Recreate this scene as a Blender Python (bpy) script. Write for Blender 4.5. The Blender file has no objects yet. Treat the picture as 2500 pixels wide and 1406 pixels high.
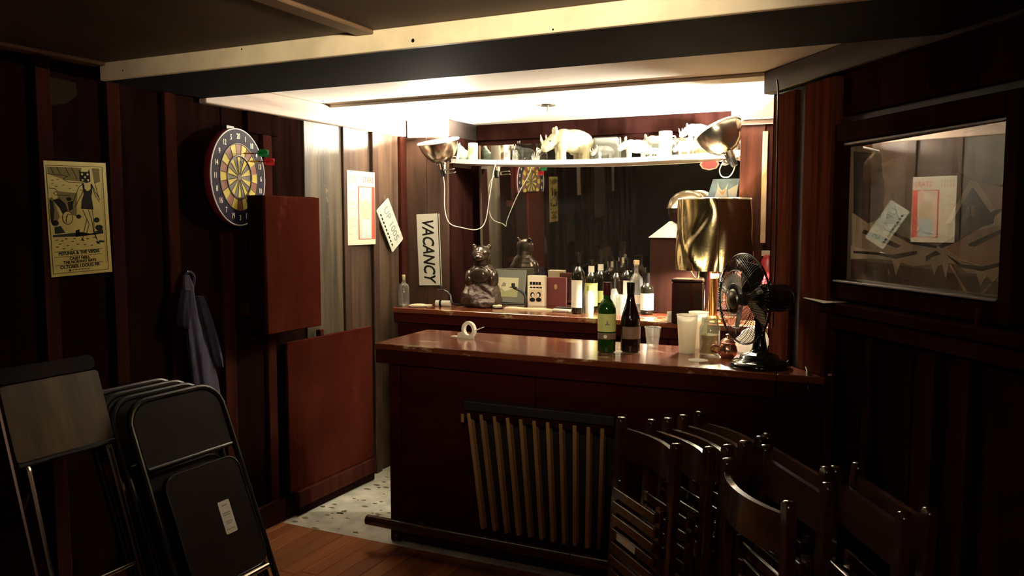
import bpy, bmesh, math, random
from mathutils import Vector, Matrix
random.seed(7)
S = bpy.context.scene
COL = S.collection
R = math.radians

# ------------------------------------------------------------------ camera
F_PX, YAW, PITCH, EYE = 2000.0, R(25.4), R(4.66), 1.49
cam_d = bpy.data.cameras.new('camera'); cam_d.sensor_width = 36.0; cam_d.lens = F_PX / 2500 * 36
cam_d.clip_start = 0.02
cam = bpy.data.objects.new('camera', cam_d); COL.objects.link(cam)
cam.location = (0, 0, EYE); cam.rotation_euler = (R(90) - PITCH, 0, YAW)
S.camera = cam
# ------------------------------------------------------------------ world, exposure
w = bpy.data.worlds.new('world'); S.world = w; w.use_nodes = True
w.node_tree.nodes['Background'].inputs[0].default_value = (0.02, 0.012, 0.012, 1)
w.node_tree.nodes['Background'].inputs[1].default_value = 0.3
S.view_settings.view_transform = 'Standard'; S.view_settings.look = 'None'
S.view_settings.exposure = 0.0; S.view_settings.gamma = 1.0; S.view_settings.use_curve_mapping = False
# unseen front-room lights: bulb behind the view, spot added to brighten the fascia
def light(name, kind, loc, energy, color, radius=0.05, rot=None, **kw):
    d = bpy.data.lights.new(name, kind); d.energy = energy; d.color = color
    if kind in ('POINT', 'SPOT'): d.shadow_soft_size = radius
    for k, v in kw.items(): setattr(d, k, v)
    o = bpy.data.objects.new(name, d); COL.objects.link(o); o.location = loc
    if rot: o.rotation_euler = rot
    return o
LAMP_L, LAMP_R, LAMP_T, ROOM = 330.0, 520.0, 220.0, 4.0
WARM = (1.0, 0.91, 0.75)
def aim(src, dst): return (Vector(dst) - Vector(src)).to_track_quat('-Z', 'Y').to_euler()
FILL_AT = (-0.55, 0.75, 1.93)
light('fascia_fill_spot', 'SPOT', FILL_AT, ROOM * 34, (1.0, 0.85, 0.55), 0.05, aim(FILL_AT, (-1.15, 2.2, 2.02)), spot_size=R(80), spot_blend=1.0)  # added spot just out of view, aimed at the beam's white fascia
light('room_bulb', 'POINT', (0.75, -0.6, 1.95), ROOM * 5.5, (1.0, 0.66, 0.50), 0.08)

# ------------------------------------------------------------------ pixel to place
_cy, _sy, _cp, _sp = math.cos(YAW), math.sin(YAW), math.cos(PITCH), math.sin(PITCH)
CR = Vector((_cy, _sy, 0)); CF = Vector((-_sy * _cp, _cy * _cp, -_sp)); CU = CR.cross(CF)
EYEV = Vector((0, 0, EYE))
def on(px, py, n, d):
    n = Vector(n); r = CR * ((px - 1250) / F_PX) + CU * ((703 - py) / F_PX) + CF
    return EYEV + r * ((d - n.dot(EYEV)) / n.dot(r))
def ox(px, py, X): return on(px, py, (1, 0, 0), X)
def oy(px, py, Y): return on(px, py, (0, 1, 0), Y)
def oz(px, py, Z): return on(px, py, (0, 0, 1), Z)
DA = R(36); DN = Vector((-math.cos(DA), -math.sin(DA), 0)); DU = Vector((math.sin(DA), -math.cos(DA), 0)); DP = Vector((-0.2, 3.15, 0))
def od(px, py, off=0.0): return on(px, py, DN, DN.dot(DP) + off)

# ------------------------------------------------------------------ materials
MATS = {}
def _nodes(name):
    m = bpy.data.materials.new(name); m.use_nodes = True
    nt = m.node_tree; b = nt.nodes['Principled BSDF']; MATS[name] = m
    return m, nt, b
def plain(name, col, rough=0.5, metal=0.0, spec=0.5, var=0.0, scale=20, bump=0.0, trans=0.0, emit=None, coat=0.0):
    m, nt, b = _nodes(name)
    b.inputs['Base Color'].default_value = (*col, 1); b.inputs['Roughness'].default_value = rough
    b.inputs['Metallic'].default_value = metal; b.inputs['Specular IOR Level'].default_value = spec
    b.inputs['Transmission Weight'].default_value = trans; b.inputs['Coat Weight'].default_value = coat
    if emit: b.inputs['Emission Color'].default_value = (*emit[:3], 1); b.inputs['Emission Strength'].default_value = emit[3]
    if var or bump:
        tc = nt.nodes.new('ShaderNodeTexCoord'); n = nt.nodes.new('ShaderNodeTexNoise')
        n.inputs['Scale'].default_value = scale; n.inputs['Detail'].default_value = 6
        nt.links.new(tc.outputs['Object'], n.inputs['Vector'])
        if var:
            r = nt.nodes.new('ShaderNodeValToRGB')
            r.color_ramp.elements[0].position = 0.3; r.color_ramp.elements[1].position = 0.7
            r.color_ramp.elements[0].color = (*[c * (1 - var) for c in col], 1)
            r.color_ramp.elements[1].color = (*[min(1, c * (1 + var)) for c in col], 1)
            nt.links.new(n.outputs['Fac'], r.inputs[0]); nt.links.new(r.outputs[0], b.inputs['Base Color'])
        if bump:
            bp = nt.nodes.new('ShaderNodeBump'); bp.inputs['Strength'].default_value = bump; bp.inputs['Distance'].default_value = 0.01
            nt.links.new(n.outputs['Fac'], bp.inputs['Height']); nt.links.new(bp.outputs[0], b.inputs['Normal'])
    return m
def wood(name, c0, c1, rough=0.4, axis=2, scale=14, stretch=0.06, bump=0.15, spec=0.5, rnd=0.3, blotch=None, coat=0.0):
    m, nt, b = _nodes(name); N = nt.nodes.new; L = nt.links.new
    tc = N('ShaderNodeTexCoord'); mp = N('ShaderNodeMapping'); n = N('ShaderNodeTexNoise'); r = N('ShaderNodeValToRGB')
    sc = [scale] * 3; sc[axis] = scale * stretch; mp.inputs['Scale'].default_value = sc
    oi = N('ShaderNodeObjectInfo'); ad = N('ShaderNodeVectorMath'); ad.operation = 'ADD'
    mu = N('ShaderNodeMath'); mu.operation = 'MULTIPLY'; mu.inputs[1].default_value = 37.0
    L(oi.outputs['Random'], mu.inputs[0]); L(tc.outputs['Object'], mp.inputs[0]); L(mp.outputs[0], ad.inputs[0]); L(mu.outputs[0], ad.inputs[1])
    n.inputs['Scale'].default_value = 1.0; n.inputs['Detail'].default_value = 8; n.inputs['Roughness'].default_value = 0.65; n.inputs['Distortion'].default_value = 0.4
    L(ad.outputs[0], n.inputs['Vector'])
    r.color_ramp.elements[0].position = 0.32; r.color_ramp.elements[1].position = 0.68
    r.color_ramp.elements[0].color = (*c0, 1); r.color_ramp.elements[1].color = (*c1, 1)
    L(n.outputs['Fac'], r.inputs[0]); out = r.outputs[0]
    if rnd:
        hs = N('ShaderNodeHueSaturation'); mr = N('ShaderNodeMapRange'); mr.inputs['To Min'].default_value = 1 - rnd; mr.inputs['To Max'].default_value = 1 + rnd
        L(oi.outputs['Random'], mr.inputs['Value']); L(mr.outputs[0], hs.inputs['Value']); L(out, hs.inputs['Color']); out = hs.outputs[0]
    if blotch:   # (colour, threshold, scale): worn or painted-sheen patches with a shape of their own
        n2 = N('ShaderNodeTexNoise'); n2.inputs['Scale'].default_value = blotch[2]; n2.inputs['Detail'].default_value = 7; n2.inputs['Roughness'].default_value = 0.7
        mp2 = N('ShaderNodeMapping'); sc2 = [1.0] * 3; sc2[axis] = 0.45; mp2.inputs['Scale'].default_value = sc2
        L(tc.outputs['Object'], mp2.inputs[0]); L(mp2.outputs[0], n2.inputs['Vector'])
        r2 = N('ShaderNodeValToRGB'); r2.color_ramp.elements[0].position = blotch[1]; r2.color_ramp.elements[1].position = blotch[1] + 0.08
        mx = N('ShaderNodeMix'); mx.data_type = 'RGBA'; L(n2.outputs['Fac'], r2.inputs[0]); L(r2.outputs[0], mx.inputs['Factor'])
        L(out, mx.inputs['A']); mx.inputs['B'].default_value = (*blotch[0], 1); out = mx.outputs['Result']
    L(out, b.inputs['Base Color']); b.inputs['Roughness'].default_value = rough; b.inputs['Specular IOR Level'].default_value = spec
    b.inputs['Coat Weight'].default_value = coat; b.inputs['Coat Roughness'].default_value = 0.14 if name == 'bar_top' else 0.12
    if bump:
        bp = N('ShaderNodeBump'); bp.inputs['Strength'].default_value = bump; bp.inputs['Distance'].default_value = 0.004
        L(n.outputs['Fac'], bp.inputs['Height']); L(bp.outputs[0], b.inputs['Normal'])
    return m
def thin_glass(name, tint=(1, 1, 1), rough=0.02, base=0.06, edge=0.75, haze=0.0):
    m = bpy.data.materials.new(name); m.use_nodes = True; nt = m.node_tree; nt.nodes.clear(); N = nt.nodes.new; L = nt.links.new
    o = N('ShaderNodeOutputMaterial'); t = N('ShaderNodeBsdfTransparent'); g = N('ShaderNodeBsdfGlossy'); mx = N('ShaderNodeMixShader')
    t.inputs[0].default_value = (*tint, 1); g.inputs['Roughness'].default_value = rough
    lw = N('ShaderNodeLayerWeight'); lw.inputs['Blend'].default_value = 0.35
    mr = N('ShaderNodeMapRange'); mr.inputs['To Min'].default_value = base; mr.inputs['To Max'].default_value = edge
    L(lw.outputs['Facing'], mr.inputs['Value']); L(mr.outputs[0], mx.inputs[0]); L(t.outputs[0], mx.inputs[1]); L(g.outputs[0], mx.inputs[2])
    last = mx.outputs[0]
    if haze:
        d = N('ShaderNodeBsdfDiffuse'); d.inputs[0].default_value = (0.8, 0.8, 0.75, 1); m2 = N('ShaderNodeMixShader'); m2.inputs[0].default_value = haze
        L(last, m2.inputs[1]); L(d.outputs[0], m2.inputs[2]); last = m2.outputs[0]
    L(last, o.inputs[0]); MATS[name] = m
    return m
wood('wall_wood', (.0036, .0013, .0011), (.0115, .0044, .0035), .6, 2, 16, .05, .25, rnd=.25, spec=0.0, blotch=((.032, .019, .013), .70, 3.0))
wood('lit_board', (.018, .010, .007), (.085, .052, .034), .42, 2, 16, .05, .3, rnd=.1, spec=.25, blotch=((.20, .16, .11), .64, 5.0))  # paler copy of the wall boards, lamp sheen put into the colour
wood('pier_wood', (.012, .006, .004), (.055, .028, .018), .45, 2, 12, .1, .2, rnd=.1, spec=.2)
wood('batten_wood', (.014, .0040, .0030), (.033, .0092, .0062), .55, 2, 20, .05, .25, rnd=.25, spec=0.0)
wood('rough_board', (.010, .006, .004), (.10, .078, .048), .42, 2, 18, .05, .8, rnd=.1, spec=.4, blotch=((.30, .26, .17), .64, 6.0))  # rough-grained board, its pale streaks include painted lamp sheen
wood('right_wood', (.007, .0024, .002), (.021, .0072, .006), .6, 2, 18, .05, .3, rnd=.25, spec=0.0)
wood('post_wood', (.012, .0036, .0026), (.048, .015, .009), .45, 2, 20, .05, .7, rnd=.1, spec=0.05)
wood('right_upright', (.007, .0022, .0018), (.024, .0078, .006), .6, 1, 18, .05, .3, rnd=.25, spec=0.0)
wood('post_upright', (.014, .0030, .0020), (.075, .019, .009), .55, 1, 24, .04, .5, rnd=.1, spec=0.0)
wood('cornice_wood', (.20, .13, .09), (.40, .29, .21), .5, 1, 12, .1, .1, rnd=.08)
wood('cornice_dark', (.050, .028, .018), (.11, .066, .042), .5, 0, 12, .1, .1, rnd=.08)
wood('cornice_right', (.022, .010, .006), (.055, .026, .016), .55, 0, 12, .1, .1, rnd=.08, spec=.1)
wood('bar_red', (.022, .0026, .0026), (.044, .0055, .005), .45, 0, 8, .1, .05, rnd=.05, spec=.08)
wood('bar_top', (.085, .017, .008), (.19, .048, .018), .21, 0, 9, .12, .04, rnd=.0, blotch=((.44, .32, .16), .56, 9.0), coat=.5)
wood('red_panel', (.023, .0040, .0024), (.042, .0086, .0046), .5, 2, 5, .5, .06, rnd=.12, spec=0.0, blotch=((.070, .021, .009), .60, 4))
wood('plank', (.17, .050, .017), (.34, .125, .046), .30, 1, 16, .06, .15, rnd=.3)
wood('slat_wood', (.23, .115, .043), (.34, .185, .075), .45, 2, 25, .06, .1, rnd=.15)
wood('chair_wood', (.022, .008, .005), (.055, .020, .011), .24, 2, 22, .08, .1, rnd=.15, coat=.6)
wood('chair_rail_wood', (.030, .011, .0065), (.070, .026, .014), .24, 0, 22, .08, .1, rnd=.15, coat=.6)
wood('seat_veneer', (.024, .012, .0045), (.085, .046, .016), .40, 2, 14, .1, .25, rnd=0, spec=.2)
wood('case_wood', (.007, .0022, .0015), (.019, .006, .0038), .45, 2, 14, .1, .15, rnd=.1, spec=.1)
plain('ceiling_brown', (.085, .050, .033), .7, var=.25, scale=3, bump=.05)
plain('ceiling_batten', (.20, .12, .075), .5, var=.2, scale=6)
plain('ceiling_white', (.86, .83, .73), .6, var=.06, scale=4)
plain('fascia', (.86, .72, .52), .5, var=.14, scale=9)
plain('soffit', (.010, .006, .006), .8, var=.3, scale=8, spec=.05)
plain('lino', (.62, .60, .50), .35, var=.35, scale=9)
plain('lino_chip', (.12, .10, .06), .5)
plain('void', (.02, .012, .010), .7)
plain('paper_yellow', (.66, .54, .14), .55, var=.10, scale=14)
plain('paper_white', (.82, .80, .70), .6)
plain('paper_cream', (.84, .76, .58), .6)
plain('print_red', (.55, .06, .035), .55)
plain('print_tan', (.62, .50, .33), .6)
plain('print_blue', (.45, .60, .62), .6)
plain('print_pink', (.80, .58, .48), .6)
plain('ink', (.010, .008, .006), .6, spec=.05)
plain('scrap_brown', (.018, .013, .008), .9, spec=0.0)
plain('ink_grey', (.22, .20, .14), .6)
plain('ink_olive', (.20, .155, .045), .6, spec=.1)
plain('sign_white', (.50, .50, .43), .3)
plain('plate_metal', (.66, .70, .60), .35, metal=.15, var=.15, scale=25)
plain('plate_ink', (.18, .24, .20), .5)
plain('dart_navy', (.018, .014, .028), .6, var=.2, scale=30, spec=.05)
plain('dart_yellow', (.52, .42, .055), .6, var=.1, scale=30)
plain('dart_red', (.17, .040, .022), .6, var=.15, scale=30)
plain('dart_black', (.06, .05, .035), .6, var=.3, scale=40)
plain('dart_rim', (.10, .006, .012), .45, spec=.2)
plain('dart_wire', (.05, .03, .012), .5)
plain('white_edge', (.80, .76, .72), .45)
plain('flight_green', (.010, .22, .06), .4); plain('flight_red', (.5, .02, .03), .4)
plain('steel', (.60, .58, .55), .22, metal=1); plain('chrome', (.78, .75, .70), .10, metal=1)
plain('alu', (.68, .62, .50), .22, metal=1, bump=.03, scale=30)
plain('hood_metal', (.30, .26, .20), .42, metal=1, bump=.1, scale=20)
plain('brass', (.70, .45, .15), .16, metal=1, bump=.03, scale=25)
plain('gold_foil', (.62, .50, .26), .20, metal=1, bump=.55, scale=3.6)
plain('dark_steel', (.16, .14, .12), .35, metal=1); plain('tube_steel', (.33, .28, .24), .22, metal=1)
plain('black_paint', (.006, .006, .006), .12, coat=.6); plain('black_matte', (.010, .008, .008), .5)
plain('black_plastic', (.010, .009, .009), .3)
plain('chair_black', (.012, .009, .008), .30, metal=.2, spec=.35); plain('chair_vinyl', (.0075, .0040, .0032), .5, bump=.05, scale=120, spec=.02)
plain('sticker', (.80, .78, .66), .5); plain('sticker_ink', (.35, .33, .27), .6)
plain('cloth_blue', (.050, .046, .085), .9, bump=.25, scale=60)
plain('bronze', (.045, .030, .022), .14, metal=.55); plain('bronze_rough', (.050, .032, .024), .35, metal=.4, bump=1.0, scale=45)
plain('glass_dark', (.006, .005, .003), .04, coat=.3); plain('glass_amber', (.010, .004, .002), .05)
plain('glass_green', (.02, .085, .010), .04, trans=.5)
plain('capsule_black', (.008, .006, .006), .25); plain('capsule_red', (.05, .008, .008), .3); plain('cork', (.62, .50, .30), .7)
plain('label_white', (.80, .78, .66), .55); plain('label_green', (.55, .60, .20), .55); plain('label_brown', (.20, .12, .08), .5)
plain('plastic_white', (.85, .83, .74), .35); plain('foam_white', (.88, .86, .78), .5)
plain('ceramic_white', (.40, .385, .335), .25); plain('ceramic_ivory', (.30, .27, .165), .25); plain('ceramic_grey', (.14, .145, .13), .3)
plain('ceramic_dark', (.022, .024, .020), .3); plain('ceramic_teal', (.26, .36, .31), .25); plain('ceramic_tan', (.26, .19, .11), .3)
plain('shelf_white', (.86, .84, .76), .25)
plain('liquid_amber', (.62, .42, .10), .1, trans=.4)
plain('copper', (.62, .30, .22), .20, metal=.9); plain('bag_white', (.85, .82, .76), .5, bump=.8, scale=20)
plain('book_red', (.075, .010, .010), .45); plain('gilt', (.75, .55, .25), .3, metal=.8)
plain('mat_grey', (.13, .13, .10), .6); plain('art_cream', (.66, .62, .40), .6); plain('art_olive', (.35, .36, .16), .7)
plain('wax_cream', (.80, .70, .48), .5)
plain('strip_tan', (.60, .42, .24), .6, var=.15, scale=8)
plain('red_bag', (.30, .030, .035), .3, var=.5, scale=35)
plain('board_pink', (.72, .50, .42), .4, var=.1, scale=10)
plain('snow', (.70, .58, .44), .8, var=.2, scale=10); plain('snow_pink', (.60, .38, .30), .8, var=.2, scale=10)
plain('paint_dark', (.030, .018, .014), .8); plain('paint_sky', (.30, .22, .15), .8, var=.25, scale=5); plain('paint_cloud', (.42, .33, .24), .8, var=.2, scale=8)
plain('paint_tree', (.045, .036, .026), .8, var=.4, scale=18); plain('paint_fence', (.12, .055, .040), .8, var=.3, scale=14); plain('paint_green', (.36, .36, .26), .8, var=.3, scale=14)
plain('mirror_silver', (.84, .80, .73), .02, metal=1)
_m = MATS['mirror_silver']; _nt = _m.node_tree; _d = _nt.nodes.new('ShaderNodeBsdfDiffuse'); _d.inputs[0].default_value = (.8, .76, .68, 1)
_x = _nt.nodes.new('ShaderNodeMixShader'); _x.inputs[0].default_value = .016      # film of dust on the glass
_nt.links.new(_nt.nodes['Principled BSDF'].outputs[0], _x.inputs[1]); _nt.links.new(_d.outputs[0], _x.inputs[2]); _nt.links.new(_x.outputs[0], _nt.nodes['Material Output'].inputs[0])
plain('sky_blue', (.020, .042, .065), .6, var=.5, scale=22); plain('horse_white', (.14, .14, .13), .6); plain('horse_brown', (.12, .06, .012), .6)
plain('badge_red', (.30, .06, .06), .5)
for _n, _f in (('foam_white', .62), ('plastic_white', .25), ('bag_white', .4), ('paper_white', .3)):      # light shines through thin white stuff
    _nt = MATS[_n].node_tree; _d = _nt.nodes.new('ShaderNodeBsdfTranslucent'); _d.inputs[0].default_value = (.9, .86, .76, 1)
    _x = _nt.nodes.new('ShaderNodeMixShader'); _x.inputs[0].default_value = _f
    _nt.links.new(_nt.nodes['Principled BSDF'].outputs[0], _x.inputs[1]); _nt.links.new(_d.outputs[0], _x.inputs[2]); _nt.links.new(_x.outputs[0], _nt.nodes['Material Output'].inputs[0])
plain('bulb_glow', (1, 1, 1), .5, emit=(1.0, .88, .62, 22.0))
thin_glass('clear_glass', (.96, .98, .94), base=.05, edge=.6); thin_glass('pane_glass', (.95, .95, .92), base=.022, edge=.32, rough=.01)
thin_glass('cup_plastic', (.95, .95, .93), base=.10, edge=.6, rough=.12, haze=.16); thin_glass('bottle_clear', (.90, .92, .86), base=.10, edge=.7, haze=.10)

# ------------------------------------------------------------------ mesh helpers
def BM(): return bmesh.new()
def box(bm, a, b, bev=0.0, seg=1):
    a = Vector(a); b = Vector(b); c = (a + b) / 2; s = b - a
    return obox(bm, c, s, None, bev, seg)
def obox(bm, c, s, rot=None, bev=0.0, seg=1):
    M = Matrix.Translation(Vector(c)) @ (rot.to_4x4() if rot else Matrix.Identity(4)) @ Matrix.Diagonal((*[abs(v) for v in s], 1))
    g = bmesh.ops.create_cube(bm, size=1, matrix=M)
    if bev:
        es = {e for v in g['verts'] for e in v.link_edges}
        bmesh.ops.bevel(bm, geom=list(es), offset=bev, segments=seg, affect='EDGES', profile=0.7)
    return bm
def cyl(bm, p0, p1, r0, r1=None, seg=16, caps=True):
    p0 = Vector(p0); p1 = Vector(p1); d = p1 - p0; r1 = r0 if r1 is None else r1
    M = Matrix.Translation((p0 + p1) / 2) @ d.to_track_quat('Z', 'Y').to_matrix().to_4x4()
    bmesh.ops.create_cone(bm, cap_ends=caps, segments=seg, radius1=r0, radius2=r1, depth=d.length, matrix=M)
    return bm
def ell(bm, c, r, rot=None, u=16, v=10):
    if not hasattr(r, '__len__'): r = (r, r, r)
    M = Matrix.Translation(Vector(c)) @ (rot.to_4x4() if rot else Matrix.Identity(4)) @ Matrix.Diagonal((*r, 1))
    bmesh.ops.create_uvsphere(bm, u_segments=u, v_segments=v, radius=1, matrix=M)
    return bm
def tube(bm, pts, r, seg=8, closed=False, caps=True):
    pts = [Vector(p) for p in pts]; n = len(pts); rs = r if hasattr(r, '__len__') else [r] * n
    rings = []; up = None
    for i, p in enumerate(pts):
        if closed: t = (pts[(i + 1) % n] - pts[i - 1])
        else: t = pts[min(i + 1, n - 1)] - pts[max(i - 1, 0)]
        t.normalize()
        if up is None: up = t.orthogonal().normalized()
        up = (up - t * up.dot(t)); up = up.normalized() if up.length > 1e-6 else t.orthogonal().normalized()
        s = t.cross(up)
        rings.append([bm.verts.new(p + (up * math.cos(a) + s * math.sin(a)) * rs[i]) for a in (2 * math.pi * k / seg for k in range(seg))])
    for i in range(n if closed else n - 1):
        A = rings[i]; B = rings[(i + 1) % n]
        for k in range(seg): bm.faces.new((A[k], A[(k + 1) % seg], B[(k + 1) % seg], B[k]))
    if not closed and caps:
        bm.faces.new(rings[0][::-1]); bm.faces.new(rings[-1])
    return bm
def lathe(bm, prof, seg=32, M=None, a0=0.0, a1=2 * math.pi):
    full = abs(a1 - a0 - 2 * math.pi) < 1e-6; n = seg if full else seg + 1
    rows = []
    for r, z in prof:
        if r < 1e-6: v = bm.verts.new((0, 0, z)); rows.append([v] * n)
        else: rows.append([bm.verts.new((r * math.cos(a0 + (a1 - a0) * k / seg), r * math.sin(a0 + (a1 - a0) * k / seg), z)) for k in range(n)])
    vs = {v for row in rows for v in row}
    for A, B in zip(rows, rows[1:]):
        for k in range(seg):
            q = [A[k], A[(k + 1) % n], B[(k + 1) % n], B[k]]; u = []
            for v in q:
                if v not in u: u.append(v)
            if len(u) > 2: bm.faces.new(u)
    if M is not None: bmesh.ops.transform(bm, matrix=M, verts=list(vs))
    return bm
def prism(bm, pts, z0, z1, M=None):
    A = [bm.verts.new((p[0], p[1], z0)) for p in pts]; B = [bm.verts.new((p[0], p[1], z1)) for p in pts]
    bm.faces.new(A[::-1]); bm.faces.new(B)
    for i in range(len(pts)):
        j = (i + 1) % len(pts); bm.faces.new((A[i], A[j], B[j], B[i]))
    if M is not None: bmesh.ops.transform(bm, matrix=M, verts=A + B)
    return bm
def obj(name, bm, mat, parent=None, smooth=30, M=None, remesh=0):
    bmesh.ops.recalc_face_normals(bm, faces=bm.faces)
    if smooth:
        for f in bm.faces: f.smooth = True
        for e in bm.edges:
            if len(e.link_faces) == 2 and e.calc_face_angle(0) > R(smooth): e.smooth = False
    me = bpy.data.meshes.new(name); bm.to_mesh(me); bm.free(); me.materials.append(MATS[mat])
    o = bpy.data.objects.new(name, me); COL.objects.link(o)
    if parent: o.parent = parent
    if M is not None: o.matrix_local = M
    if remesh:
        md = o.modifiers.new('join', 'REMESH'); md.mode = 'VOXEL'; md.voxel_size = remesh; md.use_smooth_shade = True
        sm = o.modifiers.new('soft', 'SMOOTH'); sm.factor = .5; sm.iterations = 4
    return o
def tag(o, label, cat, group=None):
    o['label'] = label; o['category'] = cat
    if group: o['group'] = group
    return o
def thing(name, label, cat, M=None, group=None):
    o = bpy.data.objects.new(name, None); o.empty_display_size = .05; COL.objects.link(o)
    if M is not None: o.matrix_world = M
    return tag(o, label, cat, group)
def struct(o): o['kind'] = 'structure'; return o
def T(x, y=None, z=None, rz=0):
    v = Vector(x) if y is None else Vector((x, y, z))
    return Matrix.Translation(v) @ Matrix.Rotation(R(rz), 4, 'Z')
def frame(o, u, n):
    u = Vector(u).normalized(); n = Vector(n).normalized(); v = n.cross(u)
    M = Matrix((u, v, n)).transposed().to_4x4(); M.translation = Vector(o)
    return M
def spin(M, deg): return M @ Matrix.Rotation(R(deg), 4, 'Z')
def txt(name, body, size, mat, parent, loc, rot=0.0, depth=.0004, shear=0.0, bold=0.0, wide=1.0, align='CENTER', M=None):
    c = bpy.data.curves.new(name, 'FONT'); c.body = body; c.size = size; c.align_x = align; c.align_y = 'CENTER'
    c.extrude = depth; c.shear = shear; c.offset = bold; c.resolution_u = 3
    t = bpy.data.objects.new('tmp', c); COL.objects.link(t); bpy.context.view_layer.update()
    me = bpy.data.meshes.new_from_object(t.evaluated_get(bpy.context.evaluated_depsgraph_get()))
    bpy.data.objects.remove(t); bpy.data.curves.remove(c)
    me.materials.clear(); me.materials.append(MATS[mat]); me.name = name
    o = bpy.data.objects.new(name, me); COL.objects.link(o); o.parent = parent
    o.matrix_local = (M if M is not None else Matrix.Identity(4)) @ Matrix.Translation(Vector(loc)) @ Matrix.Rotation(R(rot), 4, 'Z') @ Matrix.Diagonal((wide, 1, 1, 1))
    return o
def copy_tree(o, parent=None):
    c = o.copy(); COL.objects.link(c); c.parent = parent
    for ch in list(o.children): copy_tree(ch, c)
    return c
UY, UX, UZ = Vector((0, 1, 0)), Vector((1, 0, 0)), Vector((0, 0, 1))
def LW(Y, Z, x): return frame((x, Y, Z), UY, UX)          # on the left wall, u runs away from the eye
def BW(X, Z, y): return frame((X, y, Z), UX, -UY)         # facing the room from the back
def DW(p, off=0.0): return frame(Vector(p) + DN * off, DU, DN)

# ================================================================== the setting
XL = -2.78                      # face of the left wall boards
ZC, ZN, ZS = 2.10, 2.085, 2.02  # bar ceiling, room ceiling, beam soffit
YP, YM = 4.31, 4.72             # corner pier face, mirror wall
PX = -2.472                     # right edge of the corner pier
YFR, XRT = -1.6, 2.4
# floor of the room with its planks, and the pale floor behind the bar
fl = struct(obj('floor', box(BM(), (XL - .05, YFR, -.06), (XRT, 4.75, -.012)), 'void', smooth=0))
pw = .085; k = 0; plank_me = {}
x = XL
while x < XRT - .01:
    y = YFR + random.uniform(-.8, 0)
    if x < -.2:
        cuts = [YFR, random.uniform(.2, 1.2), random.uniform(1.6, 2.7), 3.09]
    else: cuts = [YFR, random.uniform(0, 2), 3.09]
    for a, b in zip(cuts, cuts[1:]):
        q = obj('plank', box(BM(), (x + .001, a + .001, -.012), (min(x + pw, XRT) - .001, b - .001, 0), .0015), 'plank', fl, smooth=0)
    x += pw
fb = struct(obj('floor_behind_bar', box(BM(), (XL, 3.092, -.012), (.2, 4.75, -.003)), 'lino', smooth=0))
bm = BM()
for i in range(60):
    p = (random.uniform(-2.7, -2.1), random.uniform(3.1, 4.0)); r = random.uniform(.006, .02); n = random.randint(5, 7)
    prism(bm, [(p[0] + r * random.uniform(.5, 1.6) * math.cos(a), p[1] + r * random.uniform(.3, .9) * math.sin(a)) for a in [2 * math.pi * t / n for t in range(n)]], -.004, -.0025)
c = obj('worn_chip', bm, 'lino_chip', fb, smooth=0); c['kind'] = 'stuff'
# ceilings
cn = struct(obj('ceiling', box(BM(), (XL - .05, YFR, ZN), (XRT, 2.20, ZN + .05)), 'ceiling_brown', smooth=0))
for xc in (-2.75, -1.54, -.33, .88, 2.1):
    obj('batten', box(BM(), (xc - .032, YFR, ZN - .014), (xc + .032, 2.172, ZN), .003), 'ceiling_batten', cn, smooth=0)
for yc in (-.9, .35):
    obj('batten', box(BM(), (XL, yc - .03, ZN - .012), (XRT, yc + .03, ZN), .003), 'ceiling_batten', cn, smooth=0)
cb = struct(obj('ceiling_bar', box(BM(), (XL - .05, 2.60, ZC), (.4, 4.77, ZC + .05)), 'ceiling_white', smooth=0))
obj('ceiling_strip', box(BM(), (XL, 3.535, ZC - .016), (-.40, 3.665, ZC), .003), 'ceiling_white', cb, smooth=0)
hk = BM(); lathe(hk, [(.042, 0), (.038, -.006), (0, -.008)], 20); cyl(hk, (0, 0, 0), (0, 0, -.035), .004, .004, 8)
tag(obj('ceiling_hook', hk, 'dark_steel', M=T(oz(1337, 256, ZC))), 'small dark round hook plate screwed to the bar ceiling', 'hook')
# dropped beam: white fascia towards the room, dark soffit
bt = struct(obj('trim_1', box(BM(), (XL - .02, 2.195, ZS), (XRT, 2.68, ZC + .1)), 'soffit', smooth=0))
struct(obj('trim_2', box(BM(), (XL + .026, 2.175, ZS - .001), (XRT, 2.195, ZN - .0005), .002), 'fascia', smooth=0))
for px, py in ((1008, 99), (590, 120), (1350, 72), (300, 172)):
    q = oy(px, py, 2.175); r = .006 if px == 1008 else .003
    obj('knot', lathe(BM(), [(r, 0), (r * .6, .001), (0, .001)], 10, frame(q, UX, -UY)), 'ink', bt)

# left wall: base, boards and battens each a piece
wl = struct(obj('wall_left', box(BM(), (XL - .06, YFR, 0), (XL - .022, 4.75, 2.12)), 'void', smooth=0))
edges = [YFR, -1.20, -.91, -.62, -.33, -.05, .23, .52, .80, 1.09, 1.37, 1.66, 1.947, 2.233, 2.505, 2.806, 3.08, 3.36, 3.70, 3.975, 4.28]
for i, (a, b) in enumerate(zip(edges, edges[1:])):
    m = 'rough_board' if abs(a - 3.36) < .01 else ('lit_board' if a > 3.5 else 'wall_wood')  # boards nearest the lamps get the paler woods with painted sheen
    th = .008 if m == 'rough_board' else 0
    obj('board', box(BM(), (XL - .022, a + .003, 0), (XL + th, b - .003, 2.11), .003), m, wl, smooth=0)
for e in edges[1:]:
    if abs(e - 3.36) < .01 or abs(e - 4.28) < .01: continue
    top, hw = 2.11, .030
    if abs(e - 2.806) < .01: top, hw = 1.44, .036
    if abs(e - 3.08) < .01: top, hw = 1.90, .03
    z0 = 0.0
    obj('batten', box(BM(), (XL, e - hw, z0), (XL + .022, e + hw, top), .003), 'batten_wood' if e < 3.5 else 'pier_wood', wl, smooth=0)
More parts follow.
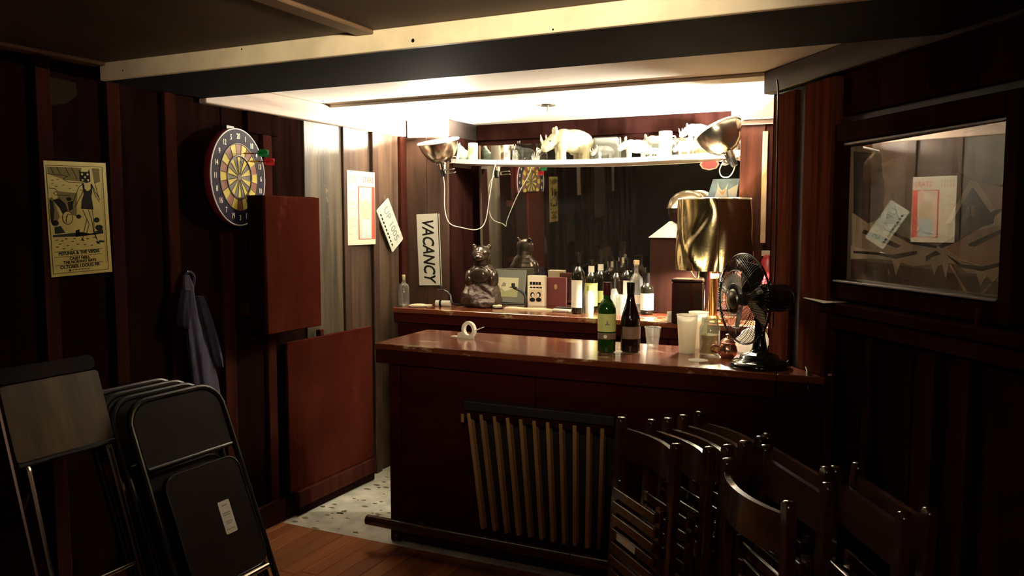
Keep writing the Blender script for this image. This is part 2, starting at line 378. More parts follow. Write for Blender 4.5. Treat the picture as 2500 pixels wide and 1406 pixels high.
obj('batten', box(BM(), (XL, 2.95, 1.90), (XL + .022, 3.16, 2.0), .003), 'wall_wood', wl, smooth=0)
obj('corner_moulding', box(BM(), (XL, 4.235, .9), (XL + .024, 4.30, 2.0), .006, 2), 'batten_wood', wl, smooth=0)
struct(obj('baseboard_left', box(BM(), (XL + .0225, -1.5, 0), (XL + .046, 3.125, .115), .006, 2), 'batten_wood', smooth=0))
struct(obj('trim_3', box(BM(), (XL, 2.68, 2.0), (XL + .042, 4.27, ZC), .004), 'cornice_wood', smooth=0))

# corner pier, mirror wall, right pier, alcove side wall
pr = struct(obj('wall_pier_left', box(BM(), (XL, YP + .006, 0), (PX - .006, YM + .02, ZC)), 'void', smooth=0))
for a, b in ((XL, -2.62), (-2.62, PX)):
    obj('board', box(BM(), (a + .001, YP, 0), (b - .001, YP + .02, 2.0), .003), 'pier_wood', pr, smooth=0)
for a, b in ((YP + .0205, 4.50), (4.50, YM - .0)):
    obj('board', box(BM(), (PX - .02, a + .001, 0), (PX, b - .001, 2.0), .003), 'right_wood', pr, smooth=0)
struct(obj('trim_4', box(BM(), (XL + .0425, YP - .035, 1.995), (PX + .012, YP, ZC), .004), 'cornice_wood', smooth=0))
wb = struct(obj('wall_back', box(BM(), (PX, YM + .006, 0), (-.3, YM + .05, ZC)), 'void', smooth=0))
x = PX
while x < -.53:
    obj('board', box(BM(), (x + .002, YM - .012, 0), (min(x + .28, -.52) - .002, YM + .008, ZC), .003), 'right_wood', wb, smooth=0); x += .28
struct(obj('trim_5', box(BM(), (PX + .001, YM - .036, 2.0), (-.80, YM - .012, ZC), .004), 'right_wood', smooth=0))
XR = -.50
rp = struct(obj('wall_pier_right', box(BM(), (-.757, YP + .012, 0), (XR, YM - .013, ZC)), 'post_wood', smooth=0))
obj('board', box(BM(), (-.759, YP, 0), (-.635, YP + .012, 1.99), .003), 'post_wood', rp, smooth=0)
obj('board', box(BM(), (-.633, YP, 0), (XR, YP + .012, 1.99), .003), 'right_wood', rp, smooth=0)
obj('strip', box(BM(), (-.648, YP - .012, 1.38), (-.622, YP, 1.94), .002), 'strip_tan', rp, smooth=0)
struct(obj('trim_6', box(BM(), (-.80, YP - .04, 2.0), (XR, YP, ZC), .004), 'cornice_wood', smooth=0))
struct(obj('trim_7', box(BM(), (-.78, YP - .02, 1.975), (XR, YP - .0005, 1.9995), .003), 'cornice_dark', smooth=0))
wr = struct(obj('wall_alcove_right', box(BM(), (XR + .001, 3.585, 0), (XR + .06, 4.75, ZC)), 'right_wood', smooth=0))

# slanted right wall: the line through DP along DU
def dpt(s, z, off=0.0): return DP + DU * s + DN * off + UZ * z
DM = frame(DP, DU, DN)     # local: u along the wall towards the eye, v up, n into the room
def dbox(bm, u0, u1, v0, v1, n0, n1, bev=0.0): return box(bm, (u0, v0, n0), (u1, v1, n1), bev)
U0, U1 = -.505, 3.4
wd = struct(obj('wall_right', dbox(BM(), U0, U1, 0, 2.13, -.06, -.022), 'void', smooth=0, M=DM))
def uof(px, py=500, off=0.0): return (od(px, py, off) - DP).dot(DU)
# upright boards above and below the picture, and the posts at its left
us = [uof(2030), .20, .42, .64, .88]
for a, b in zip(us, us[1:]):
    obj('board', dbox(BM(), a + .002, b - .002, 0, 1.16, -.022, 0, .003), 'right_upright', wd, smooth=0)
    obj('board', dbox(BM(), a + .002, b - .002, 1.86, 2.01, -.022, 0, .003), 'right_upright', wd, smooth=0)
u = .88
while u < U1:
    obj('board', dbox(BM(), u + .002, u + .248, 0, 2.01, -.022, 0, .003), 'right_upright', wd, smooth=0); u += .25
for uc in (uof(2130, 850), uof(2285, 900), .66):
    obj('batten', dbox(BM(), uc - .022, uc + .022, 0, 1.16, 0, .02, .003), 'right_upright', wd, smooth=0)
for uc in (1.1, 1.6, 2.1, 2.6):
    obj('batten', dbox(BM(), uc - .03, uc + .03, 0, 2.0, 0, .02, .003), 'right_upright', wd, smooth=0)
obj('board', dbox(BM(), uof(1893), uof(1942), 0, 2.0, -.022, .015, .003), 'post_upright', wd, smooth=0)
obj('board', dbox(BM(), uof(1942) + .002, uof(1957), 0, 2.0, -.022, -.006, .002), 'void', wd, smooth=0)
obj('board', dbox(BM(), uof(1957, 500, .04), uof(2026, 500, .04), 0, 2.0, -.022, .04, .004), 'post_upright', wd, smooth=0)
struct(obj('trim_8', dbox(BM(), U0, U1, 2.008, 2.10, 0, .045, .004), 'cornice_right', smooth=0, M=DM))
# opening with its frame (window_1): frame bars, ledge, rail
PUL, PUR, PZB, PZT = uof(2056), uof(2466), 1.275, 1.765
wn = struct(obj('window_1', dbox(BM(), PUL - .05, PUL, PZB - .06, PZT + .065, -.022, .028, .004), 'right_upright', smooth=0, M=DM))
obj('frame_bar', dbox(BM(), PUR, PUR + .05, PZB - .06, PZT + .065, -.022, .028, .004), 'right_upright', wn, smooth=0)
obj('frame_bar', dbox(BM(), PUL + .0005, PUR - .0005, PZT, PZT + .065, -.022, .028, .004), 'right_upright', wn, smooth=0)
obj('frame_bar', dbox(BM(), PUL + .0005, PUR - .0005, PZB - .06, PZB, -.022, .018, .004), 'right_upright', wn, smooth=0)
obj('inner_moulding', dbox(BM(), PUL + .0005, PUL + .014, PZB, PZT, -.02, .006, .003), 'batten_wood', wn, smooth=0)
obj('inner_moulding', dbox(BM(), PUL + .015, PUR - .001, PZT - .012, PZT, -.02, .012, .003), 'cornice_dark', wn, smooth=0)
obj('sill', dbox(BM(), PUL + .0005, PUR - .0005, PZB, PZB + .008, -.02, .030, .002), 'cornice_dark', wn, smooth=0)
rl = struct(obj('trim_9', dbox(BM(), uof(2028, 750), 1.3, 1.165, 1.203, 0, .050, .004), 'right_upright', smooth=0, M=DM))
obj('rail_edge', dbox(BM(), uof(2028, 750), 1.3, 1.11, 1.165, 0, .034, .003), 'batten_wood', rl, smooth=0)
# the rest of the room, behind the eye
struct(obj('wall_front', box(BM(), (XL - .06, YFR - .05, 0), (XRT, YFR, 2.12)), 'right_wood', smooth=0))
struct(obj('wall_far_right', box(BM(), (XRT, YFR - .05, 0), (XRT + .05, .6, 2.12)), 'right_wood', smooth=0))

# ------------------------------------------------------------------ painting behind glass in the opening
pw_, ph_ = PUR - PUL, PZT - PZB
PM = DM @ Matrix.Translation((PUL, PZB, -.0205))
pc = thing('painted_panel', 'dark painting of a snowy cabin and hills behind glass in the right wall', 'painting', PM)
obj('canvas', box(BM(), (.001, .009, -.001), (pw_ - .001, ph_ - .013, .002)), 'paint_sky', pc, smooth=0)
def art(name, mat, pts, z): return obj(name, prism(BM(), [(px * pw_, py * ph_) for px, py in pts], .0019, z), mat, pc, smooth=0)
def P2(px, py):
    q = DM.inverted() @ od(px, py, -.018); return ((q.x - PUL) / pw_, (q.y - PZB) / ph_)
def AP(name, mat, pix, z):
    pts = [P2(*p) for p in pix]; pts = [(min(.995, max(.015, a)), min(.96, max(.03, b))) for a, b in pts]
    return art(name, mat, pts, z)
AP('cloud', 'paint_cloud', [(2150, 400), (2200, 380), (2215, 430), (2260, 470), (2330, 500), (2330, 580), (2240, 560), (2160, 540)], .0024)
AP('cloud', 'paint_cloud', [(2335, 330), (2400, 310), (2462, 320), (2465, 450), (2400, 450), (2340, 420)], .0023)
AP('hill', 'snow', [(2080, 520), (2120, 540), (2180, 570), (2250, 595), (2320, 600), (2390, 560), (2465, 500), (2465, 640), (2420, 660), (2360, 640), (2300, 630), (2200, 620), (2120, 615), (2080, 615)], .0028)
AP('hill', 'snow_pink', [(2310, 605), (2380, 565), (2465, 545), (2463, 640), (2400, 650), (2340, 630)], .0032)
AP('hill_shadow', 'paint_dark', [(2110, 560), (2150, 575), (2200, 600), (2190, 606), (2140, 585), (2105, 568)], .0036)
AP('hill_shadow', 'paint_dark', [(2180, 565), (2230, 588), (2290, 600), (2285, 606), (2225, 596), (2178, 572)], .0036)
AP('hill_shadow', 'paint_dark', [(2365, 595), (2465, 550), (2465, 560), (2380, 602), (2366, 600)], .0036)
AP('hill_shadow', 'paint_dark', [(2290, 600), (2370, 555), (2400, 545), (2395, 552), (2340, 588), (2300, 606)], .0036)
AP('far_slope', 'paint_green', [(2165, 545), (2180, 495), (2225, 520), (2240, 550), (2290, 575), (2250, 592), (2180, 568)], .0031)
AP('fir_tree', 'paint_tree', [(2085, 370), (2150, 375), (2155, 420), (2160, 470), (2150, 530), (2120, 545), (2085, 520)], .0040)
AP('fir_tree', 'paint_tree', [(2180, 470), (2185, 500), (2190, 520), (2200, 550), (2160, 545), (2168, 515), (2172, 495)], .0041)
AP('fir_tree', 'paint_tree', [(2440, 455), (2466, 440), (2466, 500), (2455, 490), (2445, 475)], .0040)
AP('cabin_wall', 'paint_dark', [(2318, 545), (2372, 450), (2428, 515), (2425, 545), (2380, 560), (2335, 575), (2318, 582)], .0040)
AP('cabin_roof', 'snow', [(2310, 545), (2370, 440), (2385, 442), (2432, 512), (2420, 518), (2376, 455), (2322, 545)], .0046)
AP('cabin_roof', 'snow_pink', [(2385, 442), (2465, 460), (2465, 505), (2432, 512)], .0043)
AP('cabin_curtain', 'paint_cloud', [(2360, 505), (2368, 503), (2368, 530), (2360, 532)], .0046)
AP('cabin_curtain', 'paint_cloud', [(2372, 502), (2380, 503), (2379, 530), (2372, 527)], .0046)
AP('fence', 'paint_fence', [(2078, 635), (2140, 640), (2250, 655), (2350, 670), (2458, 690), (2452, 745), (2350, 730), (2250, 715), (2078, 690)], .0036)
sn = [(2078, 600), (2130, 612), (2180, 618), (2230, 610), (2265, 622), (2310, 612), (2350, 640), (2400, 652), (2462, 640), (2460, 690)]
dr = [(2440, 672), (2425, 690), (2410, 670), (2395, 700), (2385, 668), (2360, 665), (2340, 645), (2318, 642), (2310, 680), (2302, 645), (2290, 650), (2282, 672), (2275, 645), (2230, 650), (2200, 640), (2188, 672), (2180, 636), (2140, 632), (2078, 632)]
AP('snow_bank', 'snow', sn + dr, .0044)
for a in ([(2085, 612), (2135, 615), (2180, 622), (2215, 616), (2240, 612), (2240, 620), (2190, 632), (2140, 622), (2085, 618)], [(2262, 625), (2285, 612), (2300, 620), (2275, 628), (2262, 640)], [(2310, 620), (2350, 645), (2400, 650), (2450, 640), (2450, 648), (2400, 662), (2345, 652)]):
    AP('bank_shadow', 'paint_dark', a, .0049)
AP('stake', 'snow_pink', [(2318, 645), (2324, 645), (2362, 712), (2354, 716)], .0047); AP('stake', 'snow_pink', [(2395, 722), (2420, 690), (2424, 694), (2402, 726)], .0047)
obj('pane', box(BM(), (-pw_ / 2 + .0155, .0085, -.0007), (pw_ / 2 - .0025, ph_ - .0125, .0007)), 'pane_glass', pc, smooth=0, M=Matrix.Translation((pw_ / 2, 0, .014)) @ Matrix.Rotation(R(-2.1), 4, 'Y'))
q = od(2395, 770, .001)
tag(obj('oval_plaque', lathe(BM(), [(.026, 0), (.024, .006), (.014, .011), (0, .012)], 24), 'batten_wood', M=DW(od(2395, 775, .0185)) @ Matrix.Diagonal((.75, 1.25, 1, 1))), 'small dark oval wooden plaque below the snowy cabin painting', 'plaque')
pp4 = [oz(px, py, 1.2040) for px, py in ((1961, 727), (2010, 721), (2052, 722), (2086, 737), (2010, 740))]
bm = BM(); c0 = sum(pp4, Vector()) / 5; prism(bm, [((p - c0).x, (p - c0).y) for p in pp4], 0, .0012)
tag(obj('paper_sheet', bm, 'paper_white', M=T(c0.x, c0.y, 1.2035)), 'loose white paper sheet on the ledge under the painting', 'paper')

# ================================================================== bar
ZB = .93; YB0, YB1 = 3.11, 3.63; XB0 = -2.18
def dx(Y, off=0.0): return DP.x + (Y - DP.y) * DU.x / DU.y - off / math.cos(DA)   # x of the slanted wall at Y
bar = thing('bar_counter', 'dark red wooden bar with glossy worn top and long straight front', 'bar', T(0, 0, 0))
# three top planks, uneven worn varnish
bm = BM(); prism(bm, [(XB0, YB0), (-.40, YB0), (-.40, dx and 3.36), (-.50, YB1), (XB0 - .03, YB1)], ZB - .028, ZB)
bmesh.ops.bevel(bm, geom=bm.edges[:], offset=.003, segments=1, affect='EDGES'); obj('top_board', bm, 'bar_top', bar, smooth=0)
bm = BM(); prism(bm, [(-.397, YB0), (dx(YB0, .048), YB0), (dx(3.36, .048), 3.36), (-.397, 3.36)], ZB - .028, ZB)
bmesh.ops.bevel(bm, geom=bm.edges[:], offset=.003, segments=1, affect='EDGES'); obj('top_board', bm, 'bar_top', bar, smooth=0)
obj('apron', box(BM(), (XB0 + .004, YB0 + .004, .838), (-.402, YB0 + .030, ZB - .0285), .003), 'bar_red', bar, smooth=0)
obj('apron', box(BM(), (-.395, YB0 + .004, .838), (dx(YB0 + .03, .05), YB0 + .030, ZB - .0285), .003), 'bar_red', bar, smooth=0)
obj('apron', box(BM(), (XB0 + .004, YB0 + .031, .838), (XB0 + .030, YB1 - .02, ZB - .0285), .003), 'bar_red', bar, smooth=0)
xs = [-2.055, -1.38, -.62, dx(3.15, .03)]
for a, b in zip(xs, xs[1:]):
    obj('front_panel', box(BM(), (a + .002, 3.140, .03), (b - .002, 3.158, .838)), 'bar_red', bar, smooth=0)
obj('corner_stile', box(BM(), (-2.115, 3.128, 0), (-2.057, 3.19, .838), .004), 'bar_red', bar, smooth=0)
obj('side_panel', box(BM(), (-2.105, 3.191, .0), (-2.085, 3.56, .838)), 'bar_red', bar, smooth=0)
obj('plinth', box(BM(), (-2.056, 3.150, 0), (dx(3.17, .03), 3.17, .03)), 'black_matte', bar, smooth=0)
obj('back_shelf', box(BM(), (-2.084, 3.160, .45), (-.62, 3.56, .47)), 'bar_red', bar, smooth=0)
# foot rail on brackets
fr = thing('foot_rail', 'dark worn wooden foot rail running low along the bar front', 'foot rail', T(0, 0, 0))
a = oy(897, 1275, 3.02); b_ = oy(1385, 1352, 3.02); zf = (a.z + b_.z) / 2
bm = BM(); cyl(bm, (a.x, 3.02, zf), (-1.17, 3.02, zf), .023, seg=20); obj('rail', bm, 'chair_rail_wood', fr)
bm = BM(); cyl(bm, (-1.165, 3.02, zf), (-.42, 3.02, zf), .023, seg=20); obj('rail', bm, 'chair_rail_wood', fr)
for x in (-1.95, -1.15, -.5):
    bm = BM(); tube(bm, [(x, 3.139, zf - .03), (x, 3.08, zf - .034), (x, 3.02, zf - .025)], .009, 8); lathe(bm, [(.0, 0), (.02, 0), (.02, .006), (0, .006)], 12, frame((x, 3.139, zf - .03), UX, -UY)); obj('bracket', bm, 'dark_steel', fr)
# slatted rack hung on the bar front
rk = thing('slatted_rack', 'rack of eleven upright tan wooden slats hung on the bar front', 'rack', T(0, 0, 0))
tl, tr = oy(1132, 976, 3.09), oy(1500, 1025, 3.09)
zt = (tl.z + tr.z) / 2
bm = BM(); box(bm, (tl.x, 3.085, zt - .036), (tr.x, 3.1395, zt + .004), .003); obj('top_bar', bm, 'black_matte', rk, smooth=0)
bm = BM(); box(bm, (tl.x, 3.075, zt - .068), (tr.x, 3.1395, zt - .038), .004); obj('rail', bm, 'batten_wood', rk, smooth=0)
for px in (1215, 1347, 1451):
    for dz in (-.006, -.028):
        q = oy(px, 1000, 3.085); obj('screw', lathe(BM(), [(.0035, 0), (.003, .0015), (0, .002)], 10, frame((q.x, 3.085, zt + dz), UX, -UY)), 'steel', rk)
tops = [(1143, 1013), (1173, 1015), (1206, 1017), (1238, 1020), (1270, 1023), (1303, 1027), (1336, 1031), (1368, 1034), (1402, 1040), (1436, 1042), (1470, 1047)]
bots = [(1177, 1288), (1206, 1292), (1235, 1295), (1264, 1302), (1292, 1308), (1320, 1314), (1348, 1319), (1376, 1324), (1402, 1330), (1432, 1334), (1461, 1338)]
for t_, b2 in zip(tops, bots):
    A = oy(*t_, 3.072); B = oy(*b2, 3.072); A.z = zt - .045; B.z = .155
    d = A - B; ang = math.atan2(d.x, d.z)
    obj('slat', obox(BM(), (A + B) / 2 + Vector((0, .017, 0)), (.0165, .034, d.length), Matrix.Rotation(ang, 3, 'Y'), .002), 'slat_wood', rk, smooth=0)
obj('backing', box(BM(), (tl.x + .05, 3.128, .15), (tr.x - .01, 3.1395, zt - .07)), 'black_matte', rk, smooth=0)
obj('bottom_rail', box(BM(), (tl.x + .08, 3.09, .120), (tr.x - .01, 3.1395, .154), .003), 'batten_wood', rk, smooth=0)
obj('tag', box(BM(), (tl.x - .001, 3.068, zt - .085), (tl.x + .011, 3.0745, zt - .05)), 'slat_wood', rk, smooth=0)

# ================================================================== back counter, mirror, shelf
ZK = .985; YK = 4.03; XK0 = -2.69
bc = thing('back_counter', 'low dark red counter with varnished top along the back of the bar', 'counter', T(0, 0, 0))
bm = BM(); prism(bm, [(XK0, YK), (XR - .003, YK), (XR - .003, YP - .043), (-.763, YP - .043), (-.763, YM - .08), (PX + .003, YM - .08), (PX + .003, YP - .002), (XK0, YP - .002)], ZK - .03, ZK)
bmesh.ops.bevel(bm, geom=bm.edges[:], offset=.003, segments=1, affect='EDGES'); obj('countertop', bm, 'bar_top', bc, smooth=0)
obj('apron', box(BM(), (XK0 + .003, YK + .004, ZK - .085), (XR - .005, YK + .022, ZK - .0305), .002), 'bar_red', bc, smooth=0)
xs = [XK0 + .01, -2.15, -1.6, -1.05, XR - .006]
for a, b in zip(xs, xs[1:]):
    d = obj('door', box(BM(), (a + .004, YK + .028, .06), (b - .004, YK + .046, ZK - .09), .003), 'bar_red', bc, smooth=0)
    obj('knob', lathe(BM(), [(.006, 0), (.006, .012), (.013, .018), (.010, .026), (0, .028)], 14, frame((b - .06, YK + .028, .7), UX, -UY)), 'brass', d)
obj('carcass', box(BM(), (XK0 + .006, YK + .047, 0), (XR - .006, YP - .05, ZK - .0905)), 'bar_red', bc, smooth=0)
# mirror, leaning a little forward and turned a little
mt = Matrix.Translation((-1.60, 4.648, 1.475)) @ Matrix.Rotation(R(2.2), 4, 'Z') @ Matrix.Rotation(R(2.2), 4, 'X')
mr_ = thing('wall_mirror', 'wide dusty wall mirror behind the bottles under the figurine shelf', 'mirror', mt)
obj('silvered_glass', box(BM(), (-.80, -.003, -.485), (.80, .003, .485)), 'mirror_silver', mr_, smooth=0)
obj('edge_strip', box(BM(), (-.815, -.006, -.487), (-.8005, .004, .487), .001), 'cornice_dark', mr_, smooth=0)
obj('edge_strip', box(BM(), (.8005, -.006, -.487), (.815, .004, .487), .001), 'cornice_dark', mr_, smooth=0)
# shelf across the alcove, sagging in the middle
def zsh(x): t = (x + 2.47) / (2.47 - .76); return 1.855 - .040 * 4 * t * (1 - t) * .62 - .012 * t * 0 + .010 * (1 - t)
bm = BM(); n = 24; rows = []
for i in range(n + 1):
    x = PX + .002 + (-.762 - PX - .004) * i / n; z = zsh(x)
    rows.append([bm.verts.new((x, y, zz)) for y, zz in ((4.345, z), (4.345, z - .026), (4.585, z - .026), (4.585, z))])
for A, B in zip(rows, rows[1:]):
    for k in range(4): bm.faces.new((A[k], A[(k + 1) % 4], B[(k + 1) % 4], B[k]))
bm.faces.new(rows[0]); bm.faces.new(rows[-1][::-1])
sh = thing('figurine_shelf', 'long white sagging shelf crowded with animal figurines above the mirror', 'shelf', T(0, 0, 0))
obj('shelf_board', bm, 'shelf_white', sh, smooth=40)
for x0, x1 in ((PX, PX + .02), (-.779, -.759)): obj('cleat', box(BM(), (x0 + .0005, 4.37, zsh(x0) - .050), (x1 - .0005, 4.57, zsh(x0) - .0265)), 'cornice_dark', sh, smooth=0)

# ================================================================== clamp lamps
def clamp_lamp(name, label, M, energy, cord, rad=.118):
    t = thing(name, label, 'lamp', M)
    bm = BM(); prof = [(rad, .0), (rad + .006, .003), (rad + .003, .006), (rad, .005), (rad * .985, -.012), (rad * .90, -.045), (rad * .72, -.085), (rad * .45, -.115), (.024, -.125), (.022, -.16)]
    inner = [(r - .002, z) for r, z in prof[3:]][::-1]
    lathe(bm, prof + [], 40); obj('reflector_bowl', bm, 'alu', t, smooth=40)
    obj('rim', lathe(BM(), [(rad + .004, -.004), (rad + .008, .002), (rad + .004, .008), (rad, .004)], 40), 'white_edge', t)
    bm = BM(); lathe(bm, [(0, -.205), (.015, -.203), (.018, -.19), (.019, -.165), (.021, -.155), (.0, -.150)], 20); obj('socket', bm, 'black_plastic', t)
    bm = BM(); lathe(bm, [(.010, -.125), (.010, -.075), (.013, -.055), (.017, -.040), (.016, -.026), (.009, -.015), (0, -.013)], 20); obj('bulb', bm, 'bulb_glow', t)
    for a in (0.6, 2.4): obj('rivet', ell(BM(), ((.03) * math.cos(a), -.03 * math.sin(a), -.125), .009, u=10, v=8), 'steel', t)
    bm = BM(); obox(bm, (.05, -.02, -.165), (.07, .022, .006), None, .002); obox(bm, (.06, -.02, -.185), (.06, .022, .006), None, .002); tube(bm, [(.02, -.02, -.165), (.02, -.02, -.185)], .005, 8); obj('spring_clamp', bm, 'steel', t, smooth=0)
    l = light('bulb_light', 'POINT', (0, 0, -.032), energy, WARM, .032); l.parent = t
    if cord: obj('cord', tube(BM(), [M.inverted() @ Vector(p) for p in cord], .0028, 6), 'plastic_white', t)
    return t
def curve(pts, n=6):
    P = [Vector(p) for p in pts]; P = [2 * P[0] - P[1]] + P + [2 * P[-1] - P[-2]]; out = []
    for i in range(1, len(P) - 2):
        for k in range(n):
            t = k / n; a, b, c, d = P[i - 1:i + 3]
            out.append(.5 * ((2 * b) + (c - a) * t + (2 * a - 5 * b + 4 * c - d) * t * t + (3 * b - a - 3 * c + d) * t ** 3))
    return out + [P[-2]]
pl = oy(1070, 346, 4.18)
cordL = curve([oy(1078, 412, 4.2), oy(1085, 450, 4.28), oy(1086, 510, 4.295), oy(1098, 545, 4.3), oy(1130, 556, 4.32), oy(1165, 560, 4.40), oy(1185, 540, 4.45), oy(1195, 480, 4.4), oy(1205, 420, 4.33), oy(1213, 392, 4.335)])
clamp_lamp('clamp_lamp', 'bright clamp lamp with metal bowl shining up beside the left end of the shelf', T(pl) @ Matrix.Rotation(R(13), 4, 'X') @ Matrix.Rotation(R(-4), 4, 'Y'), LAMP_L, cordL)
prr = oy(1752, 318, 4.18)
axis = Vector((-.45, .10, .88)).normalized()
MR = Matrix.Translation(prr) @ axis.to_track_quat('Z', 'Y').to_matrix().to_4x4()
cordR = curve([oy(1770, 372, 4.25), oy(1765, 395, 4.24), oy(1757, 415, 4.22), oy(1762, 430, 4.22), oy(1778, 432, 4.22), oy(1790, 418, 4.22), oy(1796, 395, 4.24), oy(1793, 375, 4.26)])
clamp_lamp('clamp_lamp', 'tilted clamp lamp with metal bowl at the right end of the shelf', MR, LAMP_R, cordR)

# ================================================================== things on the left wall
# gig poster, printed black on yellow paper
def warp_sheet(name, Wd, Ht, mat, parent, amp=.004, nx=10, ny=16):
    bm = BM(); g = [[bm.verts.new((Wd * (i / nx - .5), Ht * (j / ny - .5), 0)) for i in range(nx + 1)] for j in range(ny + 1)]
    for j in range(ny):
        for i in range(nx): bm.faces.new((g[j][i], g[j][i + 1], g[j + 1][i + 1], g[j + 1][i]))
    return obj(name, bm, mat, parent)
PQ = [ox(*q, XL + .026) for q in [(108, 392), (258, 398), (272, 662), (128, 678)]]
pcn = sum(PQ, Vector()) / 4; PWD, PHT = .252, .416
po = thing('gig_poster', 'yellow concert poster of a bather in black swimsuit on the dark left wall', 'poster', LW(pcn.y, pcn.z, XL + .0235) @ Matrix.Rotation(R(1.5), 4, 'Z'))
obj('paper', box(BM(), (-PWD / 2, -PHT / 2, 0), (PWD / 2, PHT / 2, .0012)), 'paper_yellow', po, smooth=0)
Z0, Z1 = .0011, .0016
def pp(u, v): return ((u / 610 - .5) * PWD, (.5 - v / 1160) * PHT)    # drawing units: 610 x 1160
def ink(name, polys, mat='ink', z=Z1, parent=po, f=pp):
    bm = BM()
    for p in polys: prism(bm, [f(*q) for q in p], Z0, z)
    o = obj(name, bm, mat, parent, smooth=0)
    if len(polys) > 1: o['kind'] = 'stuff'      # flat printing
    return o
def stroke(pts, w):
    out = []
    for (a, b), (c, d) in zip(pts, pts[1:]):
        l = math.hypot(c - a, d - b) or 1; nx, ny = -(d - b) / l * w / 2, (c - a) / l * w / 2
        out.append([(a + nx, b + ny), (c + nx, d + ny), (c - nx, d - ny), (a - nx, b - ny)])
    return out
def circ(x, y, rx, ry=None, n=14): ry = ry or rx; return [(x + rx * math.cos(2 * math.pi * t / n), y + ry * math.sin(2 * math.pi * t / n)) for t in range(n)]
ink('border', stroke([(20, 45), (570, 45), (570, 1128), (20, 1128), (20, 45)], 5))
ink('print_shade', [[(30, 60), (360, 60), (340, 200), (200, 190), (30, 130)], [(30, 370), (60, 360), (120, 560), (60, 640), (30, 600)], [(460, 60), (540, 60), (540, 200), (480, 220)], [(100, 300), (300, 320), (280, 560), (200, 520), (120, 420)]], 'ink_olive', .0013)
ink('print_clouds', sum([stroke(s, 5) for s in ([(30, 130), (160, 140), (220, 150), (170, 180), (220, 210), (380, 215)], [(30, 270), (90, 275), (110, 300), (70, 320), (90, 340), (230, 345)], [(60, 60), (90, 130)], [(120, 60), (150, 130)], [(200, 60), (240, 150)], [(260, 60), (310, 180)], [(480, 200), (520, 380)])], []) + [[(x, y), (x + 24, y), (x + 22, y + 6), (x, y + 6)] for x, y in [(60, 190), (110, 180), (160, 235), (90, 250), (220, 270), (290, 240), (330, 285), (60, 225)]])
ink('scarf', [[(330, 80), (350, 100), (420, 100), (435, 70), (440, 110), (440, 200), (400, 215), (335, 195), (335, 110)]])
ink('scarf_dots', [circ(x, y, 10, 12, 10) for x, y in [(360, 125), (415, 125), (388, 155), (362, 185), (418, 185)]], 'paper_yellow', .0020)
ink('swimsuit', [[(355, 225), (375, 225), (375, 270), (395, 295), (420, 295), (440, 270), (440, 225), (455, 230), (450, 320), (440, 350), (450, 440), (455, 490), (330, 480), (340, 400), (365, 330), (360, 280)]])
ink('limb_lines', sum([stroke(s, 6) for s in ([(370, 215), (320, 260), (250, 420), (240, 470)], [(375, 260), (340, 340), (270, 460)], [(450, 220), (490, 320), (530, 390)], [(455, 250), (480, 340), (520, 410)], [(345, 490), (380, 590), (340, 720), (325, 790)], [(400, 490), (430, 600), (440, 720), (465, 800)], [(440, 490), (450, 620), (445, 720), (480, 830)], [(380, 590), (400, 640), (360, 760)])], []))
ink('shoes', [[(310, 770), (335, 800), (340, 815), (320, 810)], [(455, 820), (490, 830), (500, 855), (470, 850)], [(490, 815), (545, 820), (545, 840), (490, 838)]])
ink('beach_ball', [circ(190, 570, 50, 66, 18)], 'paper_yellow', .0020)
ink('beach_ball_lines', sum([stroke(s, 6) for s in (circ(190, 570, 50, 66, 18) + [circ(190, 570, 50, 66, 18)[0]], [(170, 600), (195, 530), (225, 545)], [(180, 550), (175, 620)])], []), 'ink', .0024)
ink('parasol', [[(60, 390), (120, 370), (180, 430), (200, 520), (150, 540), (120, 470)], [(30, 380), (60, 400), (70, 480), (60, 580), (30, 620)]])
ink('crowd', [circ(215, 380, 25, 20), circ(70, 620, 35, 30), circ(300, 560, 25, 22), circ(480, 600, 30, 28), circ(500, 680, 40, 30), [(200, 410), (250, 400), (250, 480), (210, 500)], [(60, 660), (120, 650), (160, 720), (60, 730)], [(40, 740), (320, 720), (400, 740), (540, 720), (540, 745), (300, 765), (40, 760)], [(260, 700), (300, 690), (300, 760), (260, 770)], [(440, 720), (540, 700), (540, 725), (440, 730)]])
ink('sand_marks', [[(x, y), (x + 26, y - 3), (x + 24, y + 6), (x + 2, y + 7)] for x, y in [(60, 790), (110, 800), (150, 780), (210, 810), (90, 830), (160, 850), (230, 780), (60, 860), (260, 840), (300, 800), (120, 880), (200, 890), (360, 790), (400, 860), (330, 850), (430, 780)]])
ink('ruler_marks', [[(545, y), (565, y), (565, y + 4), (545, y + 4)] for y in range(70, 1060, 14)], 'ink_olive')
ink('rules', [[(40, y), (520, y - 6), (520, y - 2), (40, y + 4)] for y in (908, 962, 1046)] )
for s, y, sz in (('PETUNIA & THE VIPERS', 930, .0168), ('CASEY NEILL', 986, .0148), ('THE NORWAY RATS', 1022, .0148), ('OCTOBER I DOUG FIR', 1068, .0165)):
    u, v = pp(285, y); txt('lettering', s, sz, 'ink', po, (u, v, .0014), 1.0, .0003, bold=.0006, wide=.98)
ink('small_print', [circ(180, 1106, 11, 11)] + [[(200 + 30 * i, 1100), (224 + 30 * i, 1099), (224 + 30 * i, 1106), (200 + 30 * i, 1107)] for i in range(6)])
# faint scrap of paper high on the wall
tag(obj('paper_scrap', prism(BM(), [(-.05, .05), (.06, .045), (.065, .0), (.02, -.035), (-.045, -.05)], 0, .0015), 'scrap_brown', M=LW(2.03, 1.955, XL + .0005)), 'faint brown paper scrap high on the wall above the yellow poster', 'paper')

